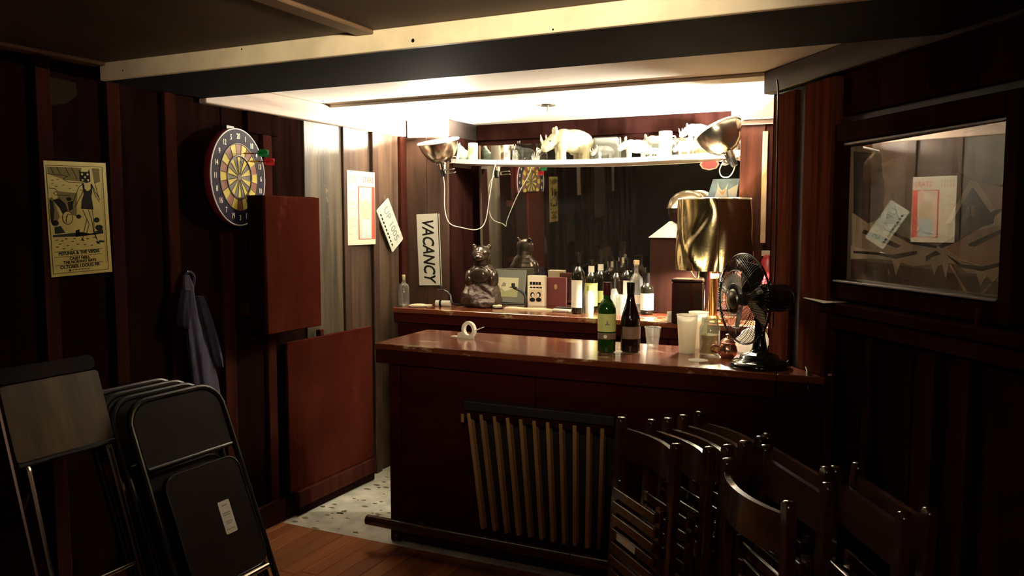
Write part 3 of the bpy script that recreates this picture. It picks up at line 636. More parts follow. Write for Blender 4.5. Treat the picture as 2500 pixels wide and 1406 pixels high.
# dartboard, its near edge standing off the wall
dc = ox(583, 433, XL + .075)
DMx = Matrix.Translation(dc) @ Matrix.Rotation(R(11.5), 4, 'Z') @ frame((0, 0, 0), UY, UX)
db = thing('dartboard', 'round yellow and red dartboard with a dark numbered ring on the left wall', 'dartboard', DMx)
RD = .218
obj('backing', lathe(BM(), [(0, -.034), (RD - .004, -.034), (RD, -.030), (RD, -.004), (RD - .003, 0), (0, 0)], 64), 'dart_rim', db, smooth=50)
obj('number_ring', lathe(BM(), [(.150, .0005), (.150, .0025), (RD - .006, .0025), (RD - .006, .0005)], 64), 'dart_navy', db, smooth=50)
obj('edge_ring', tube(BM(), [((RD - .003) * math.cos(2 * math.pi * t / 64), (RD - .003) * math.sin(2 * math.pi * t / 64), .001) for t in range(64)], .0032, 6, True), 'white_edge', db)
def seg(name, mat, r0, r1, i, z0, z1):
    a0, a1 = R(90 - 9 + 18 * i), R(90 + 9 + 18 * i); n = 4
    pts = [(r1 * math.cos(a0 + (a1 - a0) * t / n), r1 * math.sin(a0 + (a1 - a0) * t / n)) for t in range(n + 1)]
    if r0 > .001: pts += [(r0 * math.cos(a1 + (a0 - a1) * t / n), r0 * math.sin(a1 + (a0 - a1) * t / n)) for t in range(n + 1)]
    else: pts.append((0, 0))
    return obj(name, prism(BM(), pts, z0, z1), mat, db, smooth=0)
nums = [20, 5, 12, 9, 14, 11, 8, 16, 7, 19, 3, 17, 2, 15, 10, 6, 13, 4, 18, 1]
for i in range(20):
    seg('segment', 'dart_yellow' if i % 2 else 'dart_red', .101, .149, i, .0002, .003)
    seg('segment', 'dart_yellow' if i % 2 == 0 else 'dart_black', .012, .091, i, .0002, .003)
    a = R(90 + 18 * i)
    txt('number', str(nums[i]), .034, 'paper_cream', db, (.182 * math.cos(a), .182 * math.sin(a), .0027), 0, .0004, bold=.0006, wide=.8)
for r, wd in ((.096, .0055), (.150, .0028)):
    obj('ring_wire', tube(BM(), [(r * math.cos(2 * math.pi * t / 48), r * math.sin(2 * math.pi * t / 48), .003) for t in range(48)], wd, 6, True), 'dart_wire', db)
bm = BM()
for i in range(20):
    a = R(81 + 18 * i); tube(bm, [(.012 * math.cos(a), .012 * math.sin(a), .0032), (.15 * math.cos(a), .15 * math.sin(a), .0032)], .0018, 5)
obj('spider_wire', bm, 'dart_wire', db)
obj('bullseye', lathe(BM(), [(.014, 0), (.014, .0045), (0, .0045)], 20), 'dart_wire', db, smooth=50)
obj('hanging_bracket', box(BM(), (-.03, RD - .01, -.055), (.03, RD + .012, -.035)), 'black_matte', db, smooth=0)
obj('hanging_bracket', box(BM(), (-.10, -.05, -.060), (.10, .05, -.0345)), 'batten_wood', db, smooth=0)
def dart(label, u, v, mat, tilt):
    M = DMx @ Matrix.Translation((u, v, .001)) @ Matrix.Rotation(R(tilt), 4, 'X') @ Matrix.Rotation(R(4), 4, 'Y')
    t = thing('dart', label, 'dart', M)
    obj('point', cyl(BM(), (0, 0, -.006), (0, 0, .035), .0008, .0015, 8), 'steel', t); obj('barrel', lathe(BM(), [(0, .034), (.003, .035), (.0042, .042), (.0042, .08), (.003, .086), (0, .087)], 12), 'brass', t)
    obj('shaft', cyl(BM(), (0, 0, .086), (0, 0, .128), .0022, .0022, 8), 'black_plastic', t)
    for a in range(4):
        bm = BM(); prism(bm, [(0, .100), (.012, .106), (.022, .120), (.022, .146), (.010, .152), (0, .152)], -.0004, .0004, Matrix.Rotation(R(a * 90 + 45), 4, 'Z') @ Matrix.Rotation(R(90), 4, 'X')); obj('flight', bm, mat, t, smooth=0)
dart('brass dart with green flight stuck in the top of the dartboard', -.015, .105, 'flight_green', 0)
dart('brass dart with red flight stuck in the right side of the dartboard', .035, .075, 'flight_red', 2)

# red wall cabinet standing off the wall, and the low red cupboard
uc = thing('wall_cabinet', 'shallow red-brown cabinet hung on the wall beside the dartboard', 'cabinet', T(0, 0, 0))
obj('carcass', box(BM(), (XL + .085, 2.865, .985), (XL + .178, 3.235, 1.600), .003), 'wall_wood', uc, smooth=0)
obj('door', box(BM(), (XL + .179, 2.860, .975), (XL + .197, 3.240, 1.604), .003), 'red_panel', uc, smooth=0)
obj('top_edge', box(BM(), (XL + .085, 2.862, 1.6005), (XL + .178, 3.237, 1.607), .002), 'batten_wood', uc, smooth=0)
for y0, z0 in ((2.90, 1.05), (2.90, 1.5), (3.19, 1.05), (3.19, 1.5)): obj('cleat', box(BM(), (XL + .0005, y0, z0), (XL + .0845, y0 + .03, z0 + .05)), 'batten_wood', uc, smooth=0)
lc = thing('low_cupboard', 'low dark red cupboard panel with a kick board beside the bar opening', 'cupboard', T(0, 0, 0))
obj('carcass', box(BM(), (XL + .0232, 3.135, .0), (XL + .045, 3.86, .885)), 'wall_wood', lc, smooth=0)
obj('door', box(BM(), (XL + .046, 3.140, .13), (XL + .062, 3.860, .893), .003), 'red_panel', lc, smooth=0)
obj('kick_board', box(BM(), (XL + .046, 3.185, .042), (XL + .080, 3.856, .128), .004), 'batten_wood', lc, smooth=0)
obj('base_strip', box(BM(), (XL + .046, 3.19, 0), (XL + .068, 3.856, .040), .003), 'wall_wood', lc, smooth=0)
obj('catch', box(BM(), (XL + .03, 3.40, .886), (XL + .06, 3.43, .925), .003), 'batten_wood', lc, smooth=0)
# white and red poster
wpq = [ox(*q, XL + .026) for q in [(848, 415), (915, 422), (850, 597), (917, 597)]]; wpc = sum(wpq, Vector()) / 4
wp = thing('music_poster', 'pale poster with a red panel and standing figure near the bar lamp', 'poster', LW(wpc.y, wpc.z, XL + .0235)); A, B = .262, .412
obj('paper', box(BM(), (-A / 2, -B / 2, 0), (A / 2, B / 2, .0012)), 'paper_cream', wp, smooth=0)
def wq(u, v): return ((u / 400 - .5) * A, (.5 - v / 1120) * B)
def wi(name, polys, mat, z=Z1): return ink(name, polys, mat, z, wp, wq)
wi('title_ground', [[(2, 4), (398, 4), (398, 225), (2, 225)]], 'paper_white', .0014)
wi('red_panel', [[(150, 228), (396, 228), (396, 1040), (150, 1040)]], 'print_red', .0014)
wi('pale_panel', [[(165, 240), (350, 240), (340, 1030), (165, 1030)]], 'print_pink', .0016)
wi('figure_head', [circ(255, 330, 38, 80)], 'paper_cream', .0020)
wi('figure_shirt', [[(210, 440), (300, 440), (345, 520), (330, 640), (300, 730), (215, 720), (200, 620), (185, 560)]], 'print_tan', .0020)
wi('figure_trousers', [[(215, 725), (315, 720), (330, 1020), (275, 1020), (262, 850), (245, 1020), (195, 1020)]], 'print_blue', .0020)
wi('text_lines', [[(20, y), (20 + l, y), (20 + l, y + 12), (20, y + 12)] for y, l in ((320, 100), (350, 60), (400, 30), (470, 110), (500, 90), (560, 105), (590, 70), (720, 100), (750, 110), (800, 60), (830, 115), (860, 40), (950, 50))], 'print_tan')
u, v = wq(300, 130); txt('lettering', 'STARS', .045, 'print_red', wp, (u, v, .0015), 0, .0003, wide=.85)
wi('title_strokes', [[(20 + 26 * i, 60), (36 + 26 * i, 60), (36 + 26 * i, 190), (20 + 26 * i, 190)] for i in range(5)], 'print_tan')
# licence plate hung askew
pq = [ox(*q, XL + .026) for q in [(925, 513), (946, 485), (980, 585), (960, 613)]]; pcx = sum(pq, Vector()) / 4
lp = thing('licence_plate', 'pale licence plate hung at a slant beside the corner of the bar', 'plate', LW(pcx.y, pcx.z, XL + .0235) @ Matrix.Rotation(R(-57), 4, 'Z'))
bm = BM(); prism(bm, [(.148 * sx + .0, .073 * sy) for sx, sy in ((-1, -.9), (-.95, -1), (.95, -1), (1, -.9), (1, .9), (.95, 1), (-.95, 1), (-1, .9))], 0, .0015); obj('sheet', bm, 'plate_metal', lp, smooth=0)
obj('rim', tube(BM(), [(.144 * sx, .069 * sy, .0018) for sx, sy in ((-1, -.88), (-.94, -1), (.94, -1), (1, -.88), (1, .88), (.94, 1), (-.94, 1), (-1, .88))], .0016, 5, True), 'plate_metal', lp)
txt('lettering', 'UP 1005', .068, 'plate_ink', lp, (0, .012, .0016), 0, .0012, wide=.98)
bm = BM()
for i in range(9): prism(bm, [(x - .11 + i * .026, y - .055) for x, y in ((0, 0), (.018, .001), (.016, .014), (.002, .012))], .0014, .002)
obj('state_print', bm, 'ink', lp, smooth=0)
# blue-grey jacket on a nail
jc = thing('hanging_jacket', 'blue-grey garment hanging from a nail above the black folding chairs', 'garment', T(0, 0, 0))
def garment(sections, n=28):
    bm = BM(); rows = []
    for z, y, wy, wx, ph in sections:
        row = []
        for k in range(n):
            a = 2 * math.pi * k / n; f = 1 + .16 * math.sin(5 * a + ph) + .07 * math.sin(9 * a - ph)
            row.append(bm.verts.new((XL + .028 + wx + wx * f * math.cos(a) * .8, y + wy * f * math.sin(a), z)))
        rows.append(row)
    for A, B in zip(rows, rows[1:]):
        for k in range(n): bm.faces.new((A[k], A[(k + 1) % n], B[(k + 1) % n], B[k]))
    bm.faces.new(rows[0][::-1]); bm.faces.new(rows[-1]); return bm
obj('body', garment([(1.262, 2.545, .012, .012, 0), (1.22, 2.545, .024, .020, .3), (1.16, 2.55, .022, .024, .6), (1.10, 2.555, .034, .026, .9), (1.0, 2.57, .046, .030, 1.3), (.9, 2.585, .056, .032, 1.6), (.8, 2.60, .062, .034, 2.0), (.7, 2.61, .066, .036, 2.3), (.60, 2.615, .068, .036, 2.6)]), 'cloth_blue', jc, smooth=80)
obj('sleeve', garment([(1.20, 2.52, .010, .030, 0), (1.16, 2.512, .016, .034, .5), (1.10, 2.505, .020, .036, 1), (1.06, 2.50, .016, .036, 1.4), (1.04, 2.50, .006, .034, 1.6)]), 'cloth_blue', jc, smooth=80)
obj('sleeve', garment([(1.17, 2.58, .012, .036, 0), (1.08, 2.61, .018, .040, .5), (.98, 2.64, .020, .042, 1), (.88, 2.668, .020, .042, 1.4), (.85, 2.675, .010, .040, 1.6)]), 'cloth_blue', jc, smooth=80)
obj('loop', tube(BM(), curve([(XL + .03, 2.535, 1.25), (XL + .05, 2.55, 1.275), (XL + .052, 2.575, 1.255), (XL + .04, 2.578, 1.20)]), .006, 6), 'cloth_blue', jc)
obj('nail', cyl(BM(), (XL + .001, 2.545, 1.268), (XL + .05, 2.545, 1.278), .003, .003, 8), 'dark_steel', jc)
# two pale cards and a framed pane further along the wall, seen only in the mirror
tag(obj('paper_card', box(BM(), (-.06, -.16, 0), (.06, .16, .0015)), 'paper_white', M=LW(1.22, 1.66, XL + .023)), 'tall pale card on the wall seen left of the framed pane in the mirror', 'card')
tag(obj('paper_card', box(BM(), (-.05, -.14, 0), (.05, .14, .0015)), 'paper_white', M=LW(-.22, 1.62, XL + .023)), 'narrow pale card seen right of the framed pane in the mirror', 'card')
fp = thing('picture_frame', 'dark framed pane on the far left wall seen in the mirror', 'frame', LW(.45, 1.50, XL + .023))
for a, b in (((-.30, -.33), (-.25, .33)), ((.25, -.33), (.30, .33)), ((-.2495, .28), (.2495, .33)), ((-.2495, -.33), (.2495, -.28))): obj('frame_bar', box(BM(), (*a, 0), (*b, .02), .003), 'batten_wood', fp, smooth=0)
obj('pane', box(BM(), (-.2495, -.2795, .002), (.2495, .2795, .006)), 'mat_grey', fp, smooth=0)
tag(obj('grey_notice', box(BM(), (-.13, -.15, 0), (.13, .15, .004)), 'ceramic_dark', M=LW(1.55, 1.20, XL + .023)), 'plain grey notice board low on the wall seen in the mirror', 'notice')

# ================================================================== on the back counter
vq = [oy(*q, YP - .002) for q in [(1015, 523), (1070, 520), (1075, 697), (1026, 698)]]; vc = sum(vq, Vector()) / 4
vs = thing('vacancy_sign', 'upright white VACANCY sign with black slanted letters in the bar corner', 'sign', BW(vc.x, vc.z, YP - .0015) @ Matrix.Rotation(R(2.2), 4, 'Z'))
obj('board', box(BM(), (-.075, -.218, 0), (.075, .218, .006), .002), 'sign_white', vs, smooth=0)
obj('side_edge', box(BM(), (.0755, -.216, 0), (.0815, .216, .005), .001), 'ink', vs, smooth=0)
obj('side_edge', box(BM(), (.082, -.216, 0), (.086, .216, .006), .001), 'sign_white', vs, smooth=0)
txt('lettering', 'VACANCY', .112, 'ink', vs, (0, 0, .0061), -90, .0004, shear=.25, bold=.0024, wide=.72)

# flask bottle, cards, roll
def K(px, py, z=ZK): return oz(px, py, z)
q = K(990, 745)
bt = thing('flask_bottle', 'small clear empty flask bottle with cork at the left end of the back counter', 'bottle', T(q.x, 4.15, ZK))
obj('glass', lathe(BM(), [(0, .002), (.030, .002), (.034, .008), (.034, .105), (.028, .125), (.012, .138), (.010, .165), (.013, .168), (.013, .176)], 24), 'bottle_clear', bt)
obj('cork', lathe(BM(), [(0, .155), (.009, .155), (.010, .185), (0, .186)], 16), 'cork', bt)
def flat(name, label, cat, px, py, pts, th, mat, rz=0, z=ZK, group=None):
    q = oz(px, py, z); return tag(obj(name, prism(BM(), pts, 0, th), mat, M=T(q.x, q.y, z, rz)), label, cat, group)
def rnd_poly(rx, ry, n=12, j=.12): return [(rx * (1 + random.uniform(-j, j)) * math.cos(2 * math.pi * t / n), ry * (1 + random.uniform(-j, j)) * math.sin(2 * math.pi * t / n)) for t in range(n)]
q = K(1012, 749); ds = thing('shell_dish', 'pale shell dish by the flask bottle on the back counter', 'dish', T(q.x + .02, q.y, ZK))
obj('lower_half', lathe(BM(), [(0, 0), (.045, .002), (.052, .009), (.050, .011), (.04, .006), (0, .004)], 20, Matrix.Diagonal((1.1, .8, 1, 1))), 'wax_cream', ds)
obj('upper_half', lathe(BM(), [(0, .020), (.03, .019), (.055, .013), (.050, .012), (0, .012)], 20, Matrix.Translation((.012, .0, 0)) @ Matrix.Diagonal((1.1, .8, 1, 1))), 'wax_cream', ds)
q = K(1044, 746); tag(obj('coaster', lathe(BM(), [(0, 0), (.028, 0), (.030, .003), (.028, .005), (0, .004)], 20), 'wax_cream', M=T(q.x, q.y, ZK)), 'small pale round coaster beside the shell dish', 'coaster')
q = K(1080, 748); rl_ = thing('paper_roll', 'small white roll with a dark band lying left of the bear', 'roll', T(q.x, q.y + .01, ZK + .0185, 12))
obj('roll', cyl(BM(), (-.045, 0, 0), (.045, 0, 0), .018, .018, 20), 'paper_white', rl_); obj('band', cyl(BM(), (-.022, 0, 0), (-.008, 0, 0), .0185, .0185, 20), 'ink', rl_)

# bronze bear bust
def Vx(x, y, z): return Vector((x, y, z))
q = K(1148, 752); BX, BY = q.x + .018, q.y + .115
br = thing('bear_statue', 'glossy dark bronze bear bust on a rough rocky base', 'statue', T(BX, BY, ZK, 14))
bm = BM(); ell(bm, (0, 0, .045), (.125, .105, .070)); ell(bm, (0, .01, .10), (.105, .09, .075)); ell(bm, (.02, -.03, .03), (.10, .09, .05)); ell(bm, (-.05, -.03, .06), (.07, .07, .06)); ell(bm, (.055, -.01, .08), (.06, .07, .06))
for v in bm.verts:
    v.co.z = max(.002, v.co.z)
    if v.co.z > .004: v.co += Vector((random.uniform(-1, 1), random.uniform(-1, 1), random.uniform(-1, 1))) * .009
obj('rock_base', bm, 'bronze_rough', br, remesh=.005)
bm = BM()      # shoulders, chest, arms, neck and head in one surface
ell(bm, (0, .01, .165), (.098, .078, .075)); ell(bm, (0, 0, .205), (.082, .066, .062)); ell(bm, (-.068, -.012, .165), (.036, .05, .062)); ell(bm, (.068, -.012, .165), (.036, .05, .062)); ell(bm, (0, -.03, .19), (.06, .05, .055))
ell(bm, (0, -.012, .262), (.052, .050, .045)); ell(bm, (0, -.020, .312), (.060, .056, .052)); ell(bm, (0, -.034, .300), (.050, .046, .038)); ell(bm, (0, -.074, .292), (.030, .034, .025)); ell(bm, (0, -.055, .318), (.034, .030, .022))
for sx in (-1, 1): ell(bm, (sx * .046, -.008, .356), (.017, .011, .017))
obj('body', bm, 'bronze', br, remesh=.004)
obj('nose', ell(BM(), (0, -.106, .298), (.013, .008, .009)), 'black_paint', br)
for s_ in (-1, 1): obj('eye', ell(BM(), (s_ * .022, -.072, .327), .005, u=10, v=8), 'black_paint', br)
bm = BM(); ell(bm, (0, -.070, .190), (.056, .018, .046)); obj('chest_plate', bm, 'bronze', br)

# wrought candle arms either side of the bear
cd = thing('candle_holder', 'black iron candle holder with two curved arms behind the bear', 'candle holder', T(BX, BY + .0, ZK))
def cp(px, py, Y): v = oy(px, py, Y) - Vector((BX, BY, ZK)); return v
Yc = BY + .125
cl, cr_ = cp(1077, 708, BY - .10), cp(1253, 702, Yc - .02)
obj('arm', tube(BM(), curve([cp(1100, 722, BY - .095), cp(1090, 712, BY - .10), cl]), .007, 8), 'black_matte', cd)
obj('arm', tube(BM(), curve([cp(1282, 742, Yc), cp(1284, 728, Yc), cp(1275, 712, Yc), cp(1262, 706, Yc), cr_]), .008, 8), 'black_matte', cd)
obj('arm', tube(BM(), curve([cp(1100, 722, BY - .095), cp(1105, 740, BY - .11), Vector((-.14, .0, .006)), Vector((-.10, .12, .006)), Vector((.03, .125, .006)), cp(1282, 742, Yc)]), .006, 8), 'black_matte', cd)
for c in (cl, cr_):
    obj('cup', lathe(BM(), [(0, 0), (.022, .0), (.024, .004), (.011, .006), (.011, .026), (.009, .027), (0, .02)], 16, Matrix.Translation(c)), 'black_matte', cd)
# tealight, framed card, box, book
q = K(1214, 752); tl_ = thing('tealight', 'small pale tealight on a dark dish right of the bear', 'candle', T(q.x, q.y, ZK))
obj('dish', lathe(BM(), [(0, 0), (.030, 0), (.036, .006), (.034, .008), (.03, .004), (0, .003)], 24), 'black_matte', tl_); obj('wax', lathe(BM(), [(0, .004), (.028, .004), (.030, .014), (.026, .018), (0, .016)], 20), 'wax_cream', tl_)
q = oy(1238, 705, 4.56); fc = thing('framed_card', 'grey matted card with a cream landscape leaning behind the bear', 'picture', T(q.x, 4.56, ZK + .002, -6) @ Matrix.Rotation(R(-9), 4, 'X'))
obj('mat_board', box(BM(), (-.122, -.004, 0), (.122, .004, .205), .002), 'mat_grey', fc, smooth=0)
obj('print', box(BM(), (-.082, -.0052, .035), (.072, -.004, .155)), 'art_cream', fc, smooth=0)
bm = BM(); prism(bm, [(-.082, .035), (.072, .035), (.072, .075), (.03, .085), (-.02, .07), (-.05, .09), (-.082, .08)], 0, .0008, Matrix.Translation((0, -.0052, 0)) @ Matrix.Rotation(R(90), 4, 'X')); obj('print_hills', bm, 'art_olive', fc, smooth=0)
obj('print_bush', prism(BM(), [(-.05, .10), (-.035, .125), (-.015, .12), (-.018, .10)], 0, .001, Matrix.Translation((0, -.0055, 0)) @ Matrix.Rotation(R(90), 4, 'X')), 'ink_grey', fc, smooth=0)
q = oy(1311, 745, 4.47); bx = thing('printed_carton', 'tall cream carton with two faces printed on it beside the red book', 'box', T(q.x, 4.47, ZK, 4))
obj('carton', box(BM(), (-.054, -.02, 0), (.054, .02, .182), .002), 'paper_cream', bx, smooth=0)
obj('panel', box(BM(), (-.043, -.0208, .025), (.040, -.02, .10)), 'print_tan', bx, smooth=0)
bm = BM()
for x, y in ((-.022, .068), (.018, .070)): ell(bm, (x, -.021, y), (.014, .001, .016), u=12, v=6); ell(bm, (x, -.021, y - .030), (.018, .001, .013), u=12, v=6)
o = obj('printed_heads', bm, 'ink', bx); o['kind'] = 'stuff'
bm = BM()
for x, y in ((-.019, .064), (.014, .066)): ell(bm, (x, -.0218, y), (.008, .001, .011), u=12, v=6)
o = obj('printed_faces', bm, 'paper_cream', bx); o['kind'] = 'stuff'
bm = BM()
for x in (-.03, -.012, .006, .024): box(bm, (x - .008, -.0212, .128), (x + .007, -.02, .145))
for x in (-.03, -.010, .010, .030): box(bm, (x - .008, -.0210, .108), (x + .008, -.02, .116))
o = obj('printed_title', bm, 'ink', bx, smooth=0); o['kind'] = 'stuff'
q = oy(1358, 745, 4.52); bk = thing('red_book', 'dark red hardback book with a small gilt emblem standing upright', 'book', T(q.x, 4.52, ZK, 2))
obj('cover', box(BM(), (-.066, -.012, 0), (.066, -.009, .172), .001), 'book_red', bk, smooth=0); obj('cover', box(BM(), (-.066, .009, 0), (.066, .012, .172), .001), 'book_red', bk, smooth=0)
obj('pages', box(BM(), (-.062, -.0088, .003), (.062, .0088, .168)), 'paper_cream', bk, smooth=0); obj('spine', box(BM(), (-.0675, -.0118, 0), (-.0662, .0118, .172)), 'book_red', bk, smooth=0)
obj('emblem', ell(BM(), (0, -.0122, .115), (.010, .0008, .016), u=12, v=8), 'gilt', bk)
spoon = [(-.145, .03), (-.135, .055), (-.10, .065), (-.06, .05), (-.03, .035), (.10, .04), (.14, .025), (.15, 0), (.13, -.03), (.06, -.04), (-.02, -.035), (-.10, -.03), (-.14, -.01)]
flat('wooden_board', 'pale flat paddle board lying in front of the carton and book', 'board', 1288, 756, spoon, .008, 'wax_cream', 3)
flat('napkin', 'white folded napkin beside the labelled wine bottle', 'napkin', 1368, 757, [(-.05, -.02), (.06, -.025), (.065, .025), (-.045, .03)], .005, 'paper_white', 4)
q = K(1375, 755); tag(obj('pen', cyl(BM(), (-.05, 0, .0095), (.055, .004, .0095), .004, .004, 8), 'black_plastic', M=T(q.x + .005, q.y, ZK)), 'black pen lying on the white napkin', 'pen')

# ------------------------------------------------------------------ bottles
def bottle(label, loc, h=.30, r=.037, kind='bordeaux', glass='glass_dark', cap='capsule_black', lab=(.08, .19, 'label_white', 150), neck=None, lab2=None, rz=0, caph=.055, lit=None):
    t = thing('wine_bottle', label, 'bottle', T(loc, rz=rz))
    if kind == 'bordeaux': prof = [(0, .004), (r * .8, .001), (r, .006), (r, h * .62), (r * .93, h * .67), (r * .62, h * .73), (r * .40, h * .77), (.0145, h * .82), (.0135, h * .97), (.0155, h * .975), (.0155, h * .995), (.012, h)]
    elif kind == 'burgundy': prof = [(0, .004), (r * .8, .001), (r, .006), (r, h * .44), (r * .95, h * .50), (r * .70, h * .62), (r * .47, h * .72), (.0155, h * .80), (.0140, h * .96), (.0160, h * .965), (.0160, h * .985), (.012, h)]
    else: prof = [(0, .003), (r * .85, .001), (r, .006), (r, h * .60), (r * .88, h * .68), (r * .45, h * .76), (.012, h * .80), (.012, h * .93), (.015, h * .935), (.015, h * .96), (.011, h * .96)]
    obj('glass', lathe(BM(), prof, 28), glass, t)
    if cap:
        ct = h + .001; obj('capsule', lathe(BM(), [(.0158, ct - caph), (.0165, ct - caph + .002), (.0172, ct - .014), (.0172, ct), (0, ct + .001)], 20), cap, t, smooth=50)
    def wrap(z0, z1, mat, ang, rr, name):
        obj(name, lathe(BM(), [(rr, z0), (rr + .0005, z0), (rr + .0005, z1), (rr, z1), (rr, z0)], 18, None, R(-90 - ang / 2), R(-90 + ang / 2)), mat, t, smooth=50)
    if lab: wrap(lab[0], lab[1], lab[2], lab[3], r + .0004, 'label')
    if lab2: wrap(lab2[0], lab2[1], lab2[2], lab2[3], r + .0010, 'label')
    if neck: wrap(neck[0], neck[1], neck[2], 300, .0165, 'neck_label')
    return t
def onbar(px, py): return oz(px, py, ZB)
FACE = -20
q = onbar(1477, 861); b1 = bottle('green wine bottle with pale label, left of the two bottles on the bar', (q.x, q.y + .02, ZB), .300, .0385, glass='glass_green', cap='capsule_red', lab=(.092, .168, 'label_green', 170), lab2=(.060, .086, 'label_brown', 150), rz=22)
obj('level', lathe(BM(), [(0, .004), (.0376, .005), (.0376, .088), (0, .088)], 24), 'glass_dark', b1)
bm = BM(); prism(bm, [(-.012, .120), (-.004, .128), (0, .145), (.004, .128), (.012, .121)], 0, .0003, T(0, -.0395, 0) @ Matrix.Rotation(R(90), 4, 'X')); obj('label_print', bm, 'ink_grey', b1, smooth=0)
obj('label_seal', lathe(BM(), [(.008, 0), (.0075, .001), (0, .001)], 14, frame((-.008, -.0396, .072), UX, -UY)), 'label_white', b1)
q = onbar(1535, 860); bottle('dark burgundy wine bottle with brown label, right of the pair on the bar', (q.x, q.y + .02, ZB), .298, .042, 'burgundy', 'glass_amber', 'capsule_black', (.060, .112, 'label_brown', 150), rz=40, caph=.05)
GB = 'wine bottles on the back counter'
for lab_, px, py, h, r, kind, glass, cap, lb, nk, rz in (
    ('black wine bottle with tall white label beside the red book', 1408, 766, .335, .037, 'bordeaux', 'glass_dark', 'capsule_black', (.035, .185, 'label_white', 110), None, 0),
    ('dark bottle with white neck band and yellow-green label, leftmost of the back cluster', 1440, 760, .29, .036, 'bordeaux', 'glass_dark', 'capsule_black', (.03, .16, 'label_green', 200), (.205, .255, 'label_white'), 10),
    ('dark bottle with white neck band behind the yellow-green label', 1463, 751, .29, .036, 'bordeaux', 'glass_dark', 'capsule_black', (.03, .10, 'label_green', 160), (.205, .255, 'label_white'), 10),
    ('tall dark bottle with glints behind the green bottle', 1484, 746, .31, .036, 'bordeaux', 'glass_dark', 'capsule_black', None, None, 0),
    ('amber-tinted bottle in the middle of the back cluster', 1502, 760, .28, .036, 'bordeaux', 'glass_amber', 'capsule_black', None, None, 0),
    ('dark bottle with broad white label left of the clear bottle', 1528, 754, .29, .036, 'bordeaux', 'glass_dark', 'capsule_black', (.03, .165, 'label_white', 160), None, 8),
    ('clear tall spirit bottle with pale cork between dark bottles', 1550, 763, .28, .038, 'spirit', 'bottle_clear', None, (.05, .10, 'label_white', 120), None, 0),
    ('clear spirit bottle with tan cap at the back of the cluster', 1572, 748, .29, .036, 'spirit', 'bottle_clear', None, (.13, .20, 'label_white', 200), None, 0),
    ('short dark bottle with large white label, rightmost of the back cluster', 1577, 768, .225, .036, 'bordeaux', 'glass_dark', 'capsule_black', (.025, .115, 'label_white', 170), None, 0)):
    q = K(px, py); t = bottle(lab_, (q.x, q.y + .02, ZK), h, r, kind, glass, cap, lb, nk, None, rz); t['group'] = GB
    if kind == 'spirit': obj('stopper', lathe(BM(), [(0, h * .93), (.012, h * .935), (.0165, h * .962), (.0165, h * 1.03), (.014, h * 1.035), (0, h * 1.035)], 16), 'cork', t)
q = K(1442, 764); sb = thing('lotion_bottle', 'slim white bottle with yellow top in front of the cluster', 'bottle', T(q.x, q.y - .02, ZK)); obj('body', lathe(BM(), [(0, 0), (.022, 0), (.024, .004), (.024, .10), (.016, .118), (.013, .125), (0, .126)], 20), 'plastic_white', sb); obj('cap', lathe(BM(), [(0, .125), (.014, .125), (.014, .152), (0, .153)], 16), 'label_green', sb)
q = K(1515, 768); gt = thing('glass_tumbler', 'clear glass tumbler beside the green bottle on the back counter', 'glass', T(q.x, q.y - .01, ZK)); obj('glass', lathe(BM(), [(0, .006), (.022, .005), (.025, 0), (.032, .11), (.030, .11), (.023, .01), (0, .009)], 24), 'bottle_clear', gt)
q = K(1500, 762); gt = thing('glass_carafe', 'pale frosted bottle with dark neck band in the back cluster', 'bottle', T(q.x, q.y - .015, ZK)); obj('body', lathe(BM(), [(0, 0), (.026, 0), (.028, .005), (.028, .10), (.018, .125), (.014, .135), (0, .136)], 20), 'cup_plastic', gt); obj('neck', lathe(BM(), [(0, .135), (.016, .135), (.016, .19), (0, .191)], 16), 'capsule_black', gt)
q = K(1633, 787); pb = thing('pill_jar', 'small white jar at the edge of the back counter', 'jar', T(q.x, q.y + .02, ZK)); obj('body', lathe(BM(), [(0, 0), (.014, 0), (.015, .003), (.015, .036), (.010, .040), (0, .041)], 16), 'plastic_white', pb); obj('lid', lathe(BM(), [(0, .040), (.0145, .040), (.0145, .052), (0, .053)], 16), 'plastic_white', pb)
flat('paper_scrap', 'pale scrap of paper in front of the rightmost bottle', 'paper', 1580, 775, rnd_poly(.05, .018), .001, 'wax_cream')

# ------------------------------------------------------------------ hooded box, dark box, table lamp, chrome tap
HY = 4.50; q = oy(1585, 700, HY - .10); hb = thing('hooded_box', 'tall brown box with sloping metal hood and domed cap on the back counter', 'box', T(q.x + .185, HY, ZK, 0))
obj('case', box(BM(), (-.185, -.10, 0), (.13, .10, .415), .004), 'case_wood', hb, smooth=0)
bm = BM(); v0 = [(-.192, -.107, .416), (.135, -.107, .416), (.135, .107, .416), (-.192, .107, .416)]; v1 = [(-.09, -.05, .505), (.09, -.05, .505), (.09, .05, .505), (-.09, .05, .505)]
A = [bm.verts.new(v) for v in v0]; B = [bm.verts.new(v) for v in v1]; bm.faces.new(A[::-1]); bm.faces.new(B)
for k in range(4): bm.faces.new((A[k], A[(k + 1) % 4], B[(k + 1) % 4], B[k]))
obj('hood', bm, 'hood_metal', hb, smooth=0)
obj('collar', lathe(BM(), [(.085, .500), (.105, .53), (.110, .56), (.108, .575)], 28), 'case_wood', hb, smooth=60)
obj('dome', lathe(BM(), [(.118, .575), (.116, .585), (.10, .625), (.07, .655), (.03, .672), (0, .675)], 28), 'alu', hb, smooth=60)
obj('latch', box(BM(), (-.015, -.112, .40), (.015, -.1005, .43), .002), 'dark_steel', hb, smooth=0)
q = K(1672, 792); kb = thing('dark_chest', 'small dark brown wooden chest in front of the hooded box', 'box', T(q.x, q.y + .065, ZK, 2))
